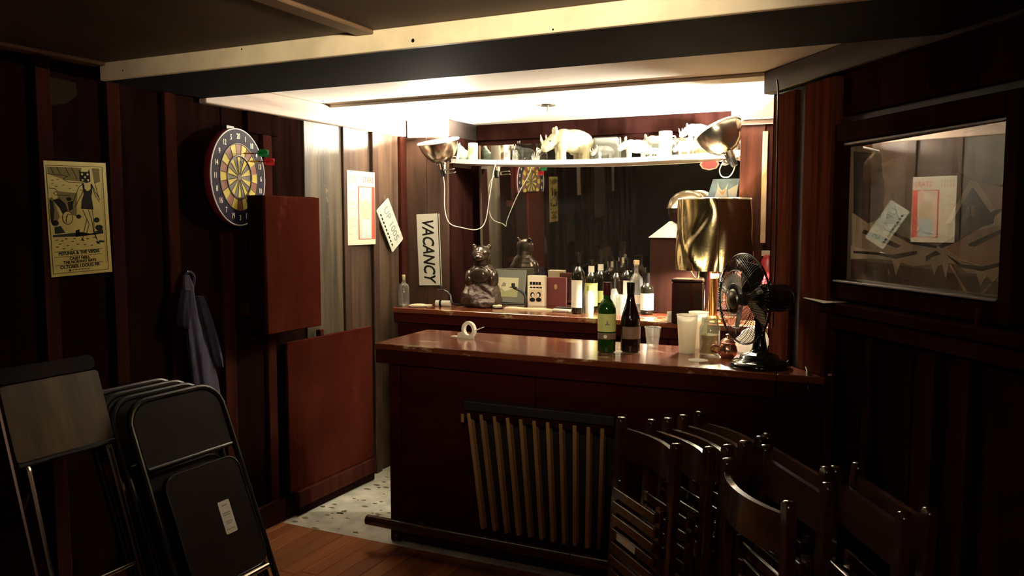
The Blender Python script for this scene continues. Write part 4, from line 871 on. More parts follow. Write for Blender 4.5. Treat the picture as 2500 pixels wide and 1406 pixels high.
obj('case', box(BM(), (-.072, -.045, 0), (.075, .045, .205), .004), 'case_wood', kb, smooth=0); obj('lid', box(BM(), (-.076, -.048, .2055), (.079, .048, .222), .004), 'case_wood', kb, smooth=0)
obj('stile', box(BM(), (-.072, -.050, .006), (-.055, -.0455, .20), .001), 'batten_wood', kb, smooth=0); obj('stile', box(BM(), (.02, -.050, .006), (.035, -.0455, .20), .001), 'batten_wood', kb, smooth=0)
LY = 4.14
lb_ = oy(1747, 800, LY); s0, s1 = oy(1655, 487, LY), oy(1838, 487, LY); t0, t1 = oy(1641, 655, LY), oy(1841, 655, LY)
lm = thing('table_lamp', 'table lamp with crinkled opaque gold foil shade, light falling below it', 'lamp', T((s0.x + s1.x) / 2, LY, ZK))
zt_, zb_ = s0.z - ZK, t0.z - ZK; rt, rb = (s1.x - s0.x) / 2 * .95, (t1.x - t0.x) / 2 * .95
bm = BM(); nseg, nr = 96, 26; rows = []
def crk(a, v):
    x = a * 3.0
    return 1.8 * (.0035 * math.sin(2.2 * x + 3 * v + 1.4 * math.sin(3.1 * v + x)) * math.sin(5 * v + .7) + .0055 * math.exp(-((a + 1.75 + .25 * math.sin(5 * v)) / .10) ** 2) * math.sin(v * 7) - .006 * math.exp(-((a + 1.35 - .3 * v) / .12) ** 2) * (1 - v) + .004 * math.exp(-((a + 2.1 + .35 * v) / .09) ** 2))
for j in range(nr + 1):
    v = j / nr; r_ = rb + (rt - rb) * v
    rows.append([bm.verts.new(((r_ + crk(-math.pi + 2 * math.pi * k / nseg, v)) * math.cos(-math.pi + 2 * math.pi * k / nseg), (r_ + crk(-math.pi + 2 * math.pi * k / nseg, v)) * math.sin(-math.pi + 2 * math.pi * k / nseg), zb_ + (zt_ - zb_) * v)) for k in range(nseg)])
for A, B in zip(rows, rows[1:]):
    for k in range(nseg): bm.faces.new((A[k], A[(k + 1) % nseg], B[(k + 1) % nseg], B[k]))
sd = obj('shade', bm, 'gold_foil', lm, smooth=80)
obj('rim_band', lathe(BM(), [(rt + .002, zt_ - .004), (rt + .004, zt_), (rt + .002, zt_ + .004), (rt - .002, zt_)], 48), 'paper_white', sd)
sa = R(-72); obj('seam', tube(BM(), [((rb + .004) * math.cos(sa), (rb + .004) * math.sin(sa), zb_), ((rt + .003) * math.cos(sa), (rt + .003) * math.sin(sa), zt_)], .002, 6), 'dark_steel', sd)
bl_ = light('bulb_light', 'POINT', (0, 0, zb_ + .065), LAMP_T, WARM, .034); bl_.parent = lm
obj('bulb', lathe(BM(), [(0, zb_ + .125), (.010, zb_ + .122), (.010, zb_ + .09), (.015, zb_ + .075), (.017, zb_ + .062), (.013, zb_ + .050), (0, zb_ + .045)], 20), 'bulb_glow', lm)
obj('column', lathe(BM(), [(.022, .03), (.022, zb_ - .02), (.026, zb_ - .018), (.026, zb_ + .0), (.012, zb_ + .005), (.010, zb_ + .030), (0, zb_ + .030)], 28), 'brass', lm)
obj('collar', lathe(BM(), [(.0265, zb_ - .045), (.029, zb_ - .040), (.029, zb_ - .025), (.0265, zb_ - .02)], 28), 'white_edge', lm)
obj('base', lathe(BM(), [(0, 0), (.075, 0), (.078, .006), (.070, .014), (.035, .022), (.025, .032), (0, .032)], 32), 'brass', lm)
for a in (0, 120, 240): obj('shade_arm', tube(BM(), [(0, 0, zt_ - .01), ((rt) * math.cos(R(a)), rt * math.sin(R(a)), zt_ - .002)], .0018, 6), 'steel', lm)
obj('finial_rod', cyl(BM(), (0, 0, zb_ + .124), (0, 0, zt_ - .005), .004, .004, 8), 'steel', lm)
q = oy(1716, 800, 4.075); tp = thing('tap_column', 'shiny chrome tap column with black lever behind the white cups', 'tap', T(q.x, 4.075, ZK))
obj('column', lathe(BM(), [(0, 0), (.034, 0), (.034, .010), (.020, .016), (.024, .09), (.030, .17), (.034, .25), (.034, .285), (.028, .295), (0, .297)], 28), 'chrome', tp)
obj('lever', tube(BM(), curve([(-.030, -.015, .225), (-.045, -.03, .235), (-.06, -.04, .265), (-.072, -.045, .30)]), [.007] * 3 + [.005] * 15 + [.004], 8), 'chrome', tp) if False else obj('lever', tube(BM(), curve([(-.028, -.015, .215), (-.045, -.03, .235), (-.06, -.04, .265), (-.072, -.045, .30)]), .0045, 8), 'chrome', tp)
obj('lever_knob', ell(BM(), (-.02, -.030, .21), (.014, .012, .012)), 'black_plastic', tp)
# horse picture behind the shade, hexagon badge on the mirror, red bag
q = oy(1768, 458, 4.40); hp = thing('horse_picture', 'picture of a white horse on blue sky behind the gold lampshade', 'picture', BW(q.x - .01, q.z - .03, 4.385) @ Matrix.Rotation(R(-6), 4, 'Z') @ Matrix.Rotation(R(-6), 4, 'X'))
obj('sheet', prism(BM(), [(-.085, -.12), (.075, -.12), (.082, .085), (-.055, .070)], 0, .0015), 'sky_blue', hp, smooth=0)
obj('horse', prism(BM(), [(-.05, -.12), (-.035, -.03), (-.025, .02), (-.028, .055), (-.016, .03), (.0, .015), (.014, .025), (.026, .055), (.024, .015), (.035, -.04), (.06, -.12)], .0014, .0022), 'horse_white', hp, smooth=0)
obj('forelock', prism(BM(), [(-.018, .022), (-.006, .0), (.006, -.008), (.014, .002), (.020, .028), (.010, .012), (-.004, .008)], .0021, .0028), 'horse_brown', hp, smooth=0)
obj('cloud', prism(BM(), [(.03, .02), (.078, .055), (.078, -.02), (.05, -.06)], .0014, .0019), 'horse_white', hp, smooth=0)
Mm = mt
def onmir(px, py): n = (Mm.to_3x3() @ Vector((0, -1, 0))); return on(px, py, n, n.dot(Mm @ Vector((0, -.0045, 0))))
q = onmir(1732, 401); hx = thing('hexagon_badge', 'small red hexagonal sticker with pale edge on the mirror', 'sticker', Matrix.Translation(q) @ Mm.to_3x3().to_4x4() @ Matrix.Rotation(R(90), 4, 'X'))
hexp = [(-.055, 0), (-.04, .024), (0, .034), (.04, .024), (.055, 0), (.04, -.024), (0, -.034), (-.04, -.024)]
obj('edge', prism(BM(), hexp, 0, .001), 'board_pink', hx, smooth=0); obj('field', prism(BM(), [(a * .82, b * .76) for a, b in hexp], .0009, .0016), 'badge_red', hx, smooth=0)
q = oy(1878, 662, 4.20); rb_ = thing('snack_bag', 'red and white snack bag on the back wall behind the fan', 'bag', T(q.x - .02, 4.262, q.z - .085))
bm = BM(); ell(bm, (0, 0, .085), (.034, .016, .085)); obj('pouch', bm, 'red_bag', rb_); obj('sealed_edge', box(BM(), (-.028, -.004, .158), (.028, .004, .185), .001), 'foam_white', rb_, smooth=0); obj('hook', tube(BM(), [(0, 0, .18), (0, .03, .195), (0, .0465, .195)], .002, 6), 'steel', rb_)

# ================================================================== figurines on the shelf
GF = 'rhinoceros figurines on the shelf'
def rhino(label, loc, Ln, mat, rz=0, horn=True, up=0.0, slim=1.0, name='rhino_figurine', cat='figurine'):
    # faces local -X, length Ln
    t = thing(name, label, cat, T(loc, rz=rz), GF); k = Ln
    bm = BM(); ry = Matrix.Rotation(R(-8), 3, 'Y')
    ell(bm, (.08 * k, 0, .36 * k), (.34 * k, .20 * k * slim, .215 * k)); ell(bm, (-.12 * k, 0, .38 * k), (.20 * k, .185 * k * slim, .205 * k)); ell(bm, (.24 * k, 0, .33 * k), (.20 * k, .20 * k * slim, .20 * k))
    ell(bm, (-.27 * k, 0, (.37 + up * .5) * k), (.15 * k, .13 * k, .14 * k)); ell(bm, (-.38 * k, 0, (.30 + up) * k), (.145 * k, .105 * k, .115 * k), Matrix.Rotation(R(-25 + 60 * up), 3, 'Y')); ell(bm, (-.46 * k, 0, (.23 + up) * k), (.085 * k, .085 * k, .085 * k))
    for x, s in ((-.17, -1), (-.17, 1), (.27, -1), (.27, 1)):
        ell(bm, (x * k, s * .115 * k * slim, .22 * k), (.085 * k, .075 * k, .16 * k)); cyl(bm, (x * k, s * .115 * k * slim, .0), (x * k, s * .115 * k * slim, .2 * k), .072 * k, .066 * k, 14)
    for s in (-1, 1): ell(bm, (-.285 * k, s * .095 * k, (.545 + up) * k), (.036 * k, .052 * k, .078 * k))
    tube(bm, [(.41 * k, 0, .42 * k), (.45 * k, 0, .33 * k), (.44 * k, 0, .22 * k)], .016 * k, 8)
    for v in bm.verts: v.co.z *= 1.0
    obj('body', bm, mat, t, remesh=max(.0022, .018 * k))
    if horn:
        obj('horn', tube(BM(), [(-.49 * k, 0, (.29 + up) * k), (-.535 * k, 0, (.37 + up) * k), (-.55 * k, 0, (.47 + up) * k)], [.040 * k, .026 * k, .004 * k], 10), 'ceramic_ivory', t)
        obj('horn', tube(BM(), [(-.43 * k, 0, (.37 + up) * k), (-.445 * k, 0, (.43 + up) * k), (-.45 * k, 0, (.47 + up) * k)], [.028 * k, .016 * k, .003 * k], 8), 'ceramic_ivory', t)
    for s in (-1, 1): obj('eye', ell(BM(), (-.39 * k, s * .098 * k, (.345 + up) * k), .013 * k, u=8, v=6), 'ink', t)
    return t
def SH(px, Y=4.46): x = oy(px, 380, Y).x; return Vector((x, Y, zsh(x) + .0005))
rhino('big ivory rhinoceros figurine facing left on the middle of the shelf', SH(1391, 4.46), .315, 'ceramic_ivory', 36, slim=1.1)
rhino('dark grey rhinoceros figurine left of the big ivory one', SH(1282, 4.48), .14, 'ceramic_dark', 50, up=.25)
rhino('small grey speckled rhinoceros with a round blanket right of the big ivory one', SH(1473, 4.43), .135, 'ceramic_grey', 25)
rhino('white rhinoceros figurine with long upturned horn right of the grey plaque', SH(1549, 4.405), .175, 'ceramic_white', 24, up=.06)
rhino('large pale grey rhinoceros standing at the back of the shelf', SH(1604, 4.535), .225, 'ceramic_grey', 10)
rhino('small white rhinoceros figurine beside the white mug', SH(1596, 4.385), .085, 'ceramic_white', 0)
rhino('tiny white rhinoceros in front of the block near the right lamp', SH(1668, 4.39), .10, 'ceramic_white', 15)
rhino('tiny speckled rhinoceros near the right end of the shelf', SH(1700, 4.39), .085, 'ceramic_tan', 5)
q = SH(1698, 4.48); bl = tag(obj('wood_block', box(BM(), (-.085, -.045, 0), (.085, .045, .075), .004), 'ceramic_tan', M=T(q)), 'tan block under a white rhinoceros at the right of the shelf', 'block')
rhino('white shaggy rhinoceros standing on the tan block', q + Vector((0, 0, .0757)), .165, 'ceramic_white', 12, up=-.02)
q = SH(1484, 4.53); tag(obj('oval_plaque', box(BM(), (-.085, -.008, 0), (.075, .008, .135), .02, 4), 'ceramic_grey', M=T(q)), 'pale grey rounded plaque standing behind the speckled rhinoceros', 'plaque')
# teal cat, mugs, glasses
q = SH(1128, 4.42); ct_ = thing('cat_figurine', 'small pale teal seated cat figurine at the left end of the shelf', 'figurine', T(q, rz=15))
bm = BM(); ell(bm, (.012, 0, .030), (.040, .028, .032)); ell(bm, (-.006, -.004, .052), (.028, .024, .030)); ell(bm, (-.022, -.01, .078), (.022, .019, .019))
for s in (-1, 1): cyl(bm, (-.020 + s * .004, -.01 + s * .013, .088), (-.020 + s * .006, -.01 + s * .016, .108), .009, .001, 8)
for s in (-1, 1): cyl(bm, (-.025, s * .012 - .008, .001), (-.018, s * .012 - .006, .045), .010, .009, 10)
obj('body', bm, 'ceramic_teal', ct_, remesh=.003)
def mug(label, loc, r, h, mat, name='mug', handle=True, band=None):
    t = thing(name, label, 'cup', T(loc)); obj('cup', lathe(BM(), [(0, .001), (r * .9, 0), (r, .004), (r, h - .002), (r - .002, h), (r - .004, h - .002), (r - .005, .008), (0, .006)], 24), mat, t, smooth=50)
    if handle: obj('handle', tube(BM(), curve([(r - .002, 0, h * .8), (r + .018, 0, h * .75), (r + .018, 0, h * .35), (r - .002, 0, h * .25)]), .004, 8), mat, t)
    if band: obj('decoration', lathe(BM(), [(r + .0003, h * .3), (r + .0009, h * .3), (r + .0009, h * .75), (r + .0003, h * .75)], 14, None, R(-130), R(-50)), band, t, smooth=50)
mug('tall white beer stein with tan decoration next to the teal cat', SH(1155, 4.43), .030, .102, 'ceramic_white', band='ceramic_tan', handle=False)
mug('small white shot cup left of the dark rhinoceros', SH(1238, 4.41), .020, .062, 'ceramic_white', handle=False, band='ceramic_grey')
mug('clear shot glass beside the small white shot cup', SH(1258, 4.42), .018, .060, 'bottle_clear', 'shot_glass', False)
mug('tall white mug between the small white rhinoceroses', SH(1624, 4.41), .036, .135, 'ceramic_white')
q = SH(1308, 4.39); cs = thing('crystal_cluster', 'small clear crystal cluster on the front edge of the shelf', 'crystal', T(q))
for i in range(6):
    a = i * 1.05; obj('crystal', cyl(BM(), (.016 * math.cos(a), .010 * math.sin(a), 0), (.028 * math.cos(a), .014 * math.sin(a), .03 + .012 * (i % 3)), .007, .001, 6), 'bottle_clear', cs, smooth=0)
q = SH(1770, 4.47); sk = thing('white_vase', 'small white vase beside the right pier on the shelf', 'vase', T(q + Vector((.04, 0, 0)))); obj('body', lathe(BM(), [(0, 0), (.03, 0), (.036, .02), (.034, .06), (.018, .085), (.022, .10), (.020, .10), (.015, .085), (0, .07)], 20), 'ceramic_white', sk); obj('foot', lathe(BM(), [(.0, -.0002), (.034, .0), (.034, .005), (.028, .008)], 20), 'ceramic_grey', sk)
# loose handle ring at the left end
tag(obj('shelf_handle', tube(BM(), [oy(px, py, 4.335) for px, py in ((1095, 383), (1112, 382), (1117, 388), (1112, 397), (1098, 398), (1093, 391))], .003, 6, True), 'white_edge'), 'small white wire handle at the left end of the shelf', 'handle')

# ================================================================== things on the bar
q = onbar(1138, 826); tpd = thing('tape_dispenser', 'small white tape roll standing with loose tape on the bar', 'tape', T(q.x, q.y + .01, ZB, -12))
obj('roll', lathe(BM(), [(.026, -.009), (.040, -.009), (.041, -.006), (.041, .006), (.040, .009), (.026, .009), (.026, -.009)], 32, Matrix.Translation((.012, 0, .0415)) @ Matrix.Rotation(R(90), 4, 'X')), 'plastic_white', tpd)
obj('holder', prism(BM(), [(-.055, .0), (.035, .0), (.03, .012), (0, .010), (-.03, .030), (-.05, .022)], -.011, -.0095, Matrix.Rotation(R(90), 4, 'X')), 'plastic_white', tpd, smooth=0)
obj('holder', prism(BM(), [(-.055, .0), (.035, .0), (.03, .012), (0, .010), (-.03, .030), (-.05, .022)], .0095, .011, Matrix.Rotation(R(90), 4, 'X')), 'plastic_white', tpd, smooth=0)
obj('loose_end', prism(BM(), [(.045, .040), (.10, .062), (.101, .060), (.046, .037)], -.008, .008, Matrix.Rotation(R(90), 4, 'X')), 'plastic_white', tpd, smooth=0)
obj('loose_end', prism(BM(), [(-.10, .001), (-.05, .001), (-.02, .014), (-.022, .016), (-.05, .004), (-.10, .003)], -.02, .008, Matrix.Rotation(R(90), 4, 'X')), 'plastic_white', tpd, smooth=0)
def cup(name, label, loc, r0, r1, h, mat, rings=0):
    t = thing(name, label, 'cup', T(loc)); prof = [(0, .003), (r0 * .9, .002), (r0, .0)] + [(r0 + (r1 - r0) * (k / 8), h * k / 8) for k in range(1, 9)] + [(r1 + .002, h), (r1 + .002, h + .003), (r1 - .001, h + .003), (r1 - .002, h - .002), (r0 - .0015, .006), (0, .006)]
    obj('wall', lathe(BM(), prof, 32), mat, t, smooth=50); obj('rolled_rim', tube(BM(), [(r1 * math.cos(2 * math.pi * k / 32), r1 * math.sin(2 * math.pi * k / 32), h + .002) for k in range(32)], .0022, 6, True), mat, t)
    return t
q = onbar(1590, 848); cup('plastic_cup', 'clear short plastic cup between the wine bottle and white cup', (q.x, q.y + .02, ZB), .025, .036, .086, 'cup_plastic')
q = onbar(1674, 862); cup('foam_cup', 'tall white foam cup standing left on the bar', (q.x, q.y + .02, ZB), .033, .044, .160, 'foam_white')
q = onbar(1700, 852); cup('foam_cup', 'white foam cup half hidden behind the mason jar', (q.x, q.y + .035, ZB), .032, .042, .158, 'foam_white')
q = onbar(1728, 868); mj = thing('mason_jar', 'glass mason jar half full of amber liquid beside the foam cups', 'jar', T(q.x, q.y + .03, ZB))
obj('glass', lathe(BM(), [(0, .004), (.036, .0), (.042, .006), (.043, .115), (.036, .130), (.034, .135), (.034, .155), (.032, .155), (.032, .135), (.040, .114), (.040, .008), (0, .008)], 32), 'bottle_clear', mj, smooth=60)
obj('liquid', lathe(BM(), [(0, .009), (.039, .010), (.0395, .085), (0, .085)], 28), 'liquid_amber', mj, smooth=60)
for z in (.139, .146): obj('thread', tube(BM(), [(.0348 * math.cos(2 * math.pi * k / 28), .0348 * math.sin(2 * math.pi * k / 28), z) for k in range(28)], .0014, 5, True), 'bottle_clear', mj)
q = onbar(1722, 876); tag(obj('paper_coaster', lathe(BM(), [(0, 0), (.04, 0), (.04, .0012), (0, .0012)], 24), 'paper_white', M=T(q.x - .02, q.y - .045, ZB)), 'white round paper coaster in front of the mason jar', 'coaster')
q = onbar(1772, 876); cp_ = thing('copper_pot', 'small shiny copper creamer pot tucked under the fan', 'pot', T(q.x, q.y + .035, ZB, 20))
obj('bowl', lathe(BM(), [(0, .001), (.025, 0), (.036, .012), (.040, .030), (.036, .048), (.030, .058), (.033, .064), (.031, .065), (.028, .058), (.034, .046), (.036, .030), (0, .006)], 28), 'copper', cp_)
obj('handle', tube(BM(), curve([(-.036, 0, .045), (-.060, 0, .050), (-.066, 0, .030), (-.040, 0, .020)]), .004, 8), 'copper', cp_)
obj('lid', lathe(BM(), [(.031, .0655), (.022, .076), (.008, .082), (.006, .090), (.009, .096), (0, .099)], 24), 'copper', cp_)
bm = BM(); bmesh.ops.create_icosphere(bm, subdivisions=4, radius=1, matrix=Matrix.Diagonal((.075, .055, .055, 1)))
for v in bm.verts:
    c = v.co * 34; v.co *= 1 + .13 * math.sin(c.x * 1.3 + 2 * math.sin(c.z)) + .10 * math.sin(c.y * 2.1 - c.z * 1.7) + .05 * math.sin(c.x * 3 + c.y * 3)
    v.co.z = max(v.co.z + .046, .001)
q = onbar(1848, 862); tag(obj('crumpled_bag', bm, 'bag_white', M=T(q.x - .02, q.y + .03, ZB, 30), smooth=80), 'crumpled white paper bag behind the fan stand', 'bag')
# long pale sticks lying along the right end
def stick(label, a, b, wd, th, mat, z=0.0):
    A = oz(*a, ZB); B = oz(*b, ZB); d = B - A; t = thing('wooden_stick', label, 'stick', Matrix.Translation((A + B) / 2 + Vector((0, 0, z + .0003))) @ Matrix.Rotation(math.atan2(d.y, d.x), 4, 'Z'))
    L2 = d.length / 2; obj('shaft', box(BM(), (-L2, -wd, 0), (L2, wd, th), .002), mat, t, smooth=0); obj('stripe', box(BM(), (-L2 + .004, -wd * .35, th), (L2 - .004, wd * .1, th + .0006)), 'badge_red', t, smooth=0)
stick('pale stick with red stripe lying along the right bar end, nearer one', (1962, 888), (2026, 919), .008, .010, 'board_pink')
stick('pale stick with red stripe beside the fan cord, farther one', (1925, 850), (1975, 884), .007, .010, 'board_pink')

# ------------------------------------------------------------------ desk fan
q = onbar(1862, 886); FB = Vector((q.x, 3.238, ZB)); ax = Vector((-.74, -.67, 0)).normalized()
fan = thing('desk_fan', 'black vintage desk fan with wire cage facing left on the bar end', 'fan', T(FB, rz=math.degrees(math.atan2(-(-ax.x), -ax.y)) if False else math.degrees(math.atan2(ax.x, -ax.y))))
obj('base', lathe(BM(), [(0, .0), (.108, .0), (.112, .006), (.110, .016), (.098, .024), (.078, .028), (.074, .034), (.070, .044), (.056, .052), (.040, .056), (.030, .066), (.026, .085), (.020, .12), (.019, .19), (0, .19)], 40), 'black_paint', fan, smooth=50)
obj('yoke', tube(BM(), [(0, .0, .18), (0, .0, .235)], .024, 14), 'black_paint', fan); obj('knob', lathe(BM(), [(0, 0), (.012, 0), (.013, .010), (.008, .016), (0, .017)], 14, frame((.020, .0, .165), UY, UX)), 'black_plastic', fan)
obj('knob', lathe(BM(), [(0, 0), (.009, 0), (.009, .008), (.006, .012), (0, .013)], 14, frame((.022, .0, .215), UY, UX)), 'steel', fan)
ZH = .265
obj('motor', lathe(BM(), [(0, -.035), (.035, -.033), (.052, -.02), (.056, .02), (.056, .085), (.050, .112), (.032, .128), (0, .132)], 32, Matrix.Translation((0, 0, ZH)) @ Matrix.Rotation(R(-90), 4, 'X')), 'black_paint', fan)
RG = .172; CY = -.075
def ring(r, y, t=.0016, n=48): return tube(BM(), [(r * math.cos(2 * math.pi * k / n), y, ZH + r * math.sin(2 * math.pi * k / n)) for k in range(n)], t, 5, True)
def yg(r): return CY - .045 * math.sqrt(max(0, 1 - (r / RG) ** 2))
bm = BM()
for i in range(96):
    a = 2 * math.pi * i / 96; tube(bm, [(r * math.cos(a + tw), yg(r), ZH + r * math.sin(a + tw)) for r, tw in ((.034, 0), (.07, .05), (.105, .1), (.14, .13), (.16, .14), (RG, .15))], .0009, 4)
o = obj('front_grille', bm, 'black_paint', fan); o['kind'] = 'stuff'
bm = BM()
for i in range(40):
    a = 2 * math.pi * i / 40; tube(bm, [(r * math.cos(a), CY + .055 * math.sqrt(max(0, 1 - (r / RG) ** 2)) , ZH + r * math.sin(a)) for r in (.056, .09, .125, .15, RG)], .0010, 4)
o = obj('rear_grille', bm, 'black_paint', fan); o['kind'] = 'stuff'
obj('cage_rim', ring(RG, CY, .0042), 'black_paint', fan)
for r in (.06, .11): obj('cage_ring', ring(r, yg(r), .0014), 'dark_steel', fan)
obj('badge', lathe(BM(), [(.036, 0), (.038, .004), (.034, .009), (.024, .010), (.018, .014), (0, .016)], 28, frame((0, yg(.034), ZH), UX, -UY)), 'dark_steel', fan)
for i in range(4):
    bm = BM(); M_ = Matrix.Translation((0, CY, ZH)) @ Matrix.Rotation(R(90 * i + 20), 4, 'Y') @ Matrix.Rotation(R(26), 4, 'Z')
    prism(bm, [(-.012, .02), (.012, .02), (.055, .08), (.060, .125), (.030, .150), (-.02, .145), (-.035, .09)], -.001, .001, M_ @ Matrix.Rotation(R(90), 4, 'X') @ Matrix.Diagonal((1, 1, 1, 1))); obj('blade', bm, 'dark_steel', fan, smooth=0)
obj('hub', lathe(BM(), [(0, -.02), (.026, -.02), (.028, .0), (.022, .02), (0, .024)], 20, frame((0, CY, ZH), UX, -UY)), 'dark_steel', fan)
obj('shaft', cyl(BM(), (0, CY, ZH), (0, -.03, ZH), .006, .006, 10), 'steel', fan)
inv = fan.matrix_world.inverted() if False else (T(FB, rz=math.degrees(math.atan2(ax.x, -ax.y)))).inverted()
obj('cord', tube(BM(), [inv @ p for p in curve([FB + Vector((.09, .03, .012)), oz(1945, 872, ZB) + Vector((0, 0, .006)), oz(1958, 890, ZB) + Vector((0, 0, .014)), oz(1968, 905, ZB) + Vector((0, 0, .012)), oz(1972, 915, ZB) + Vector((0, -.004, .004)), oy(1972, 945, YB0 - .006), oy(1970, 972, YB0 - .004)])], .0035, 6), 'black_plastic', fan)
tag(obj('power_cable', tube(BM(), curve([od(px, py, .06) for px, py in ((1897, 195), (1900, 230), (1897, 400), (1895, 560), (1890, 700), (1886, 800))]), .004, 6), 'black_plastic'), 'black cable hanging down the board beside the slanted wall', 'cable')

# ================================================================== folding chairs
# black steel folding chair: local X across, Z along its length, -Y the front
def rrect(w_, z0, z1, r, n=5):
    pts = []
    for cx_, cz_, a0 in ((w_ - r, z0 + r, -90), (w_ - r, z1 - r, 0), (-w_ + r, z1 - r, 90), (-w_ + r, z0 + r, 180)):
        pts += [(cx_ + r * math.cos(R(a0 + 90 * k / n)), cz_ + r * math.sin(R(a0 + 90 * k / n))) for k in range(n + 1)]
    return pts
RX = Matrix.Rotation(R(90), 4, 'X')    # local (x, y, z) -> (x, -z, y): drawings stand up facing -Y
def black_chair(label, M, group, sticker=False):
    t = thing('folding_chair', label, 'chair', M, group)
    arc = [(-.205, 0, .0), (-.205, 0, .40), (-.203, 0, .80)] + [(-.115 + -.088 * math.cos(R(a)), 0, .855 + .088 * math.sin(R(a))) for a in range(10, 91, 16)] + [(.115 + .088 * math.sin(R(a)), 0, .855 + .088 * math.cos(R(a))) for a in range(0, 81, 16)] + [(.203, 0, .80), (.205, 0, .40), (.205, 0, .0)]
    obj('outer_frame', tube(BM(), arc, .0115, 10), 'chair_black', t)
    bp = [(-.188, .715), (.188, .715), (.188, .80)] + [(.115 + .074 * math.cos(R(a)), .855 + .074 * math.sin(R(a))) for a in range(0, 91, 15)] + [(-.115 + .074 * math.cos(R(a)), .855 + .074 * math.sin(R(a))) for a in range(90, 181, 15)] + [(-.188, .80)]
    bm = BM(); prism(bm, bp, -.004, .004, RX); bmesh.ops.subdivide_edges(bm, edges=[e for e in bm.edges if abs(e.verts[0].co.x - e.verts[1].co.x) > .2], cuts=1); obj('backrest', bm, 'chair_vinyl', t, smooth=0)
    obj('backrest_lip', cyl(BM(), (-.187, -.003, .712), (.187, -.003, .712), .007, .007, 10), 'chair_black', t)
    bm = BM(); prism(bm, rrect(.170, .265, .675, .05), .012, .030, RX); bmesh.ops.bevel(bm, geom=[e for e in bm.edges if abs(e.verts[0].co.y - e.verts[1].co.y) < 1e-5], offset=.006, segments=2, affect='EDGES'); obj('seat', bm, 'chair_vinyl', t)
    obj('seat_edge', tube(BM(), [(x, -.030, z) for x, z in rrect(.166, .269, .671, .05)], .0035, 6, True), 'chair_black', t)
    obj('cross_bar', cyl(BM(), (-.150, -.034, .255), (.150, -.034, .255), .010, .010, 10), 'tube_steel', t); obj('cross_bar', cyl(BM(), (-.205, 0, .125), (.205, 0, .125), .008, .008, 10), 'tube_steel', t)
    for s in (-1, 1):
        obj('leg', tube(BM(), [(s * .178, .016, .62), (s * .178, .016, .35), (s * .178, .018, .005)], .010, 10), 'chair_black', t)
        obj('foot_cap', cyl(BM(), (s * .205, 0, -.002), (s * .205, 0, .03), .014, .0135, 12), 'black_matte', t)
    obj('stretcher', cyl(BM(), (-.178, .016, .16), (.178, .016, .16), .007, .007, 8), 'chair_black', t)
    if sticker:
        sk = obj('price_sticker', prism(BM(), rrect(.026, .415, .530, .005, 3), .0300, .0306, RX @ Matrix.Translation((.045, 0, 0))), 'sticker', t, smooth=0)
        bm = BM()
        for z, l in ((.512, .012), (.485, .018), (.478, .018), (.455, .016), (.448, .012), (.428, .020)): box(bm, (.045 - l, -.0312, z), (.045 + l * .9, -.0305, z + .004))
        o = obj('sticker_print', bm, 'sticker_ink', sk, smooth=0); o['kind'] = 'stuff'
    return t
LEAN = R(21); ez = Vector((-math.sin(LEAN), 0, math.cos(LEAN))); ex = Vector((0, 1, 0)); ey = ez.cross(ex)
def chair_M(x, y, z=.006, ex_=ex, ez_=ez, ey_=ey): M = Matrix((ex_, ey_, ez_)).transposed().to_4x4(); M.translation = (x, y, z); return M
GC = 'black folding chairs stacked against the left wall'
names = ('front black folding chair of the stack with white price sticker on its seat', 'second black folding chair of the stack behind the one with the sticker', 'third black folding chair of the stack leaning on the left wall', 'fourth black folding chair of the stack, rearmost nearest the left wall')
for i, nm in enumerate(names):
    black_chair(nm, chair_M(-1.960 - .079 * i, 2.055 - .012 * (i % 2) + .01 * i, .006), GC, i == 0)
# tall folding stool with worn veneer seat, in front of the stack
LE2 = R(17); ez2 = Vector((-math.sin(LE2), 0, math.cos(LE2))); ey2 = ez2.cross(ex)
st = thing('folding_stool', 'tall folding stool with worn brown seat and steel legs at the far left', 'stool', chair_M(-2.10, 1.655, .006, ex, ez2, ey2))
obj('seat', prism(BM(), rrect(.163, .805, 1.035, .012, 3), .018, .034, RX), 'seat_veneer', st, smooth=0)
obj('seat_rim', box(BM(), (-.165, -.038, .788), (.165, -.012, .8045), .004), 'chair_black', st, smooth=0)
obj('backrest', prism(BM(), rrect(.163, 1.040, 1.088, .022, 4), .000, .030, RX), 'chair_vinyl', st, smooth=0)
for s in (-1, 1):
    obj('leg', tube(BM(), [(s * .160, -.006, 1.03), (s * .167, -.006, .5), (s * .178, -.006, .0)], .011, 10), 'tube_steel', st)
    obj('leg', tube(BM(), curve([(s * .135, -.025, .785), (s * .135, -.030, .75), (s * .142, -.028, .45), (s * .150, -.024, .0)]), .010, 10), 'tube_steel', st)
obj('stretcher', cyl(BM(), (-.172, -.006, .22), (.172, -.006, .22), .008, .008, 10), 'tube_steel', st); obj('stretcher', cyl(BM(), (-.143, -.028, .40), (.143, -.028, .40), .007, .007, 10), 'tube_steel', st)
obj('brace', tube(BM(), [(-.166, -.008, .66), (-.140, -.028, .72)], .005, 8), 'tube_steel', st)
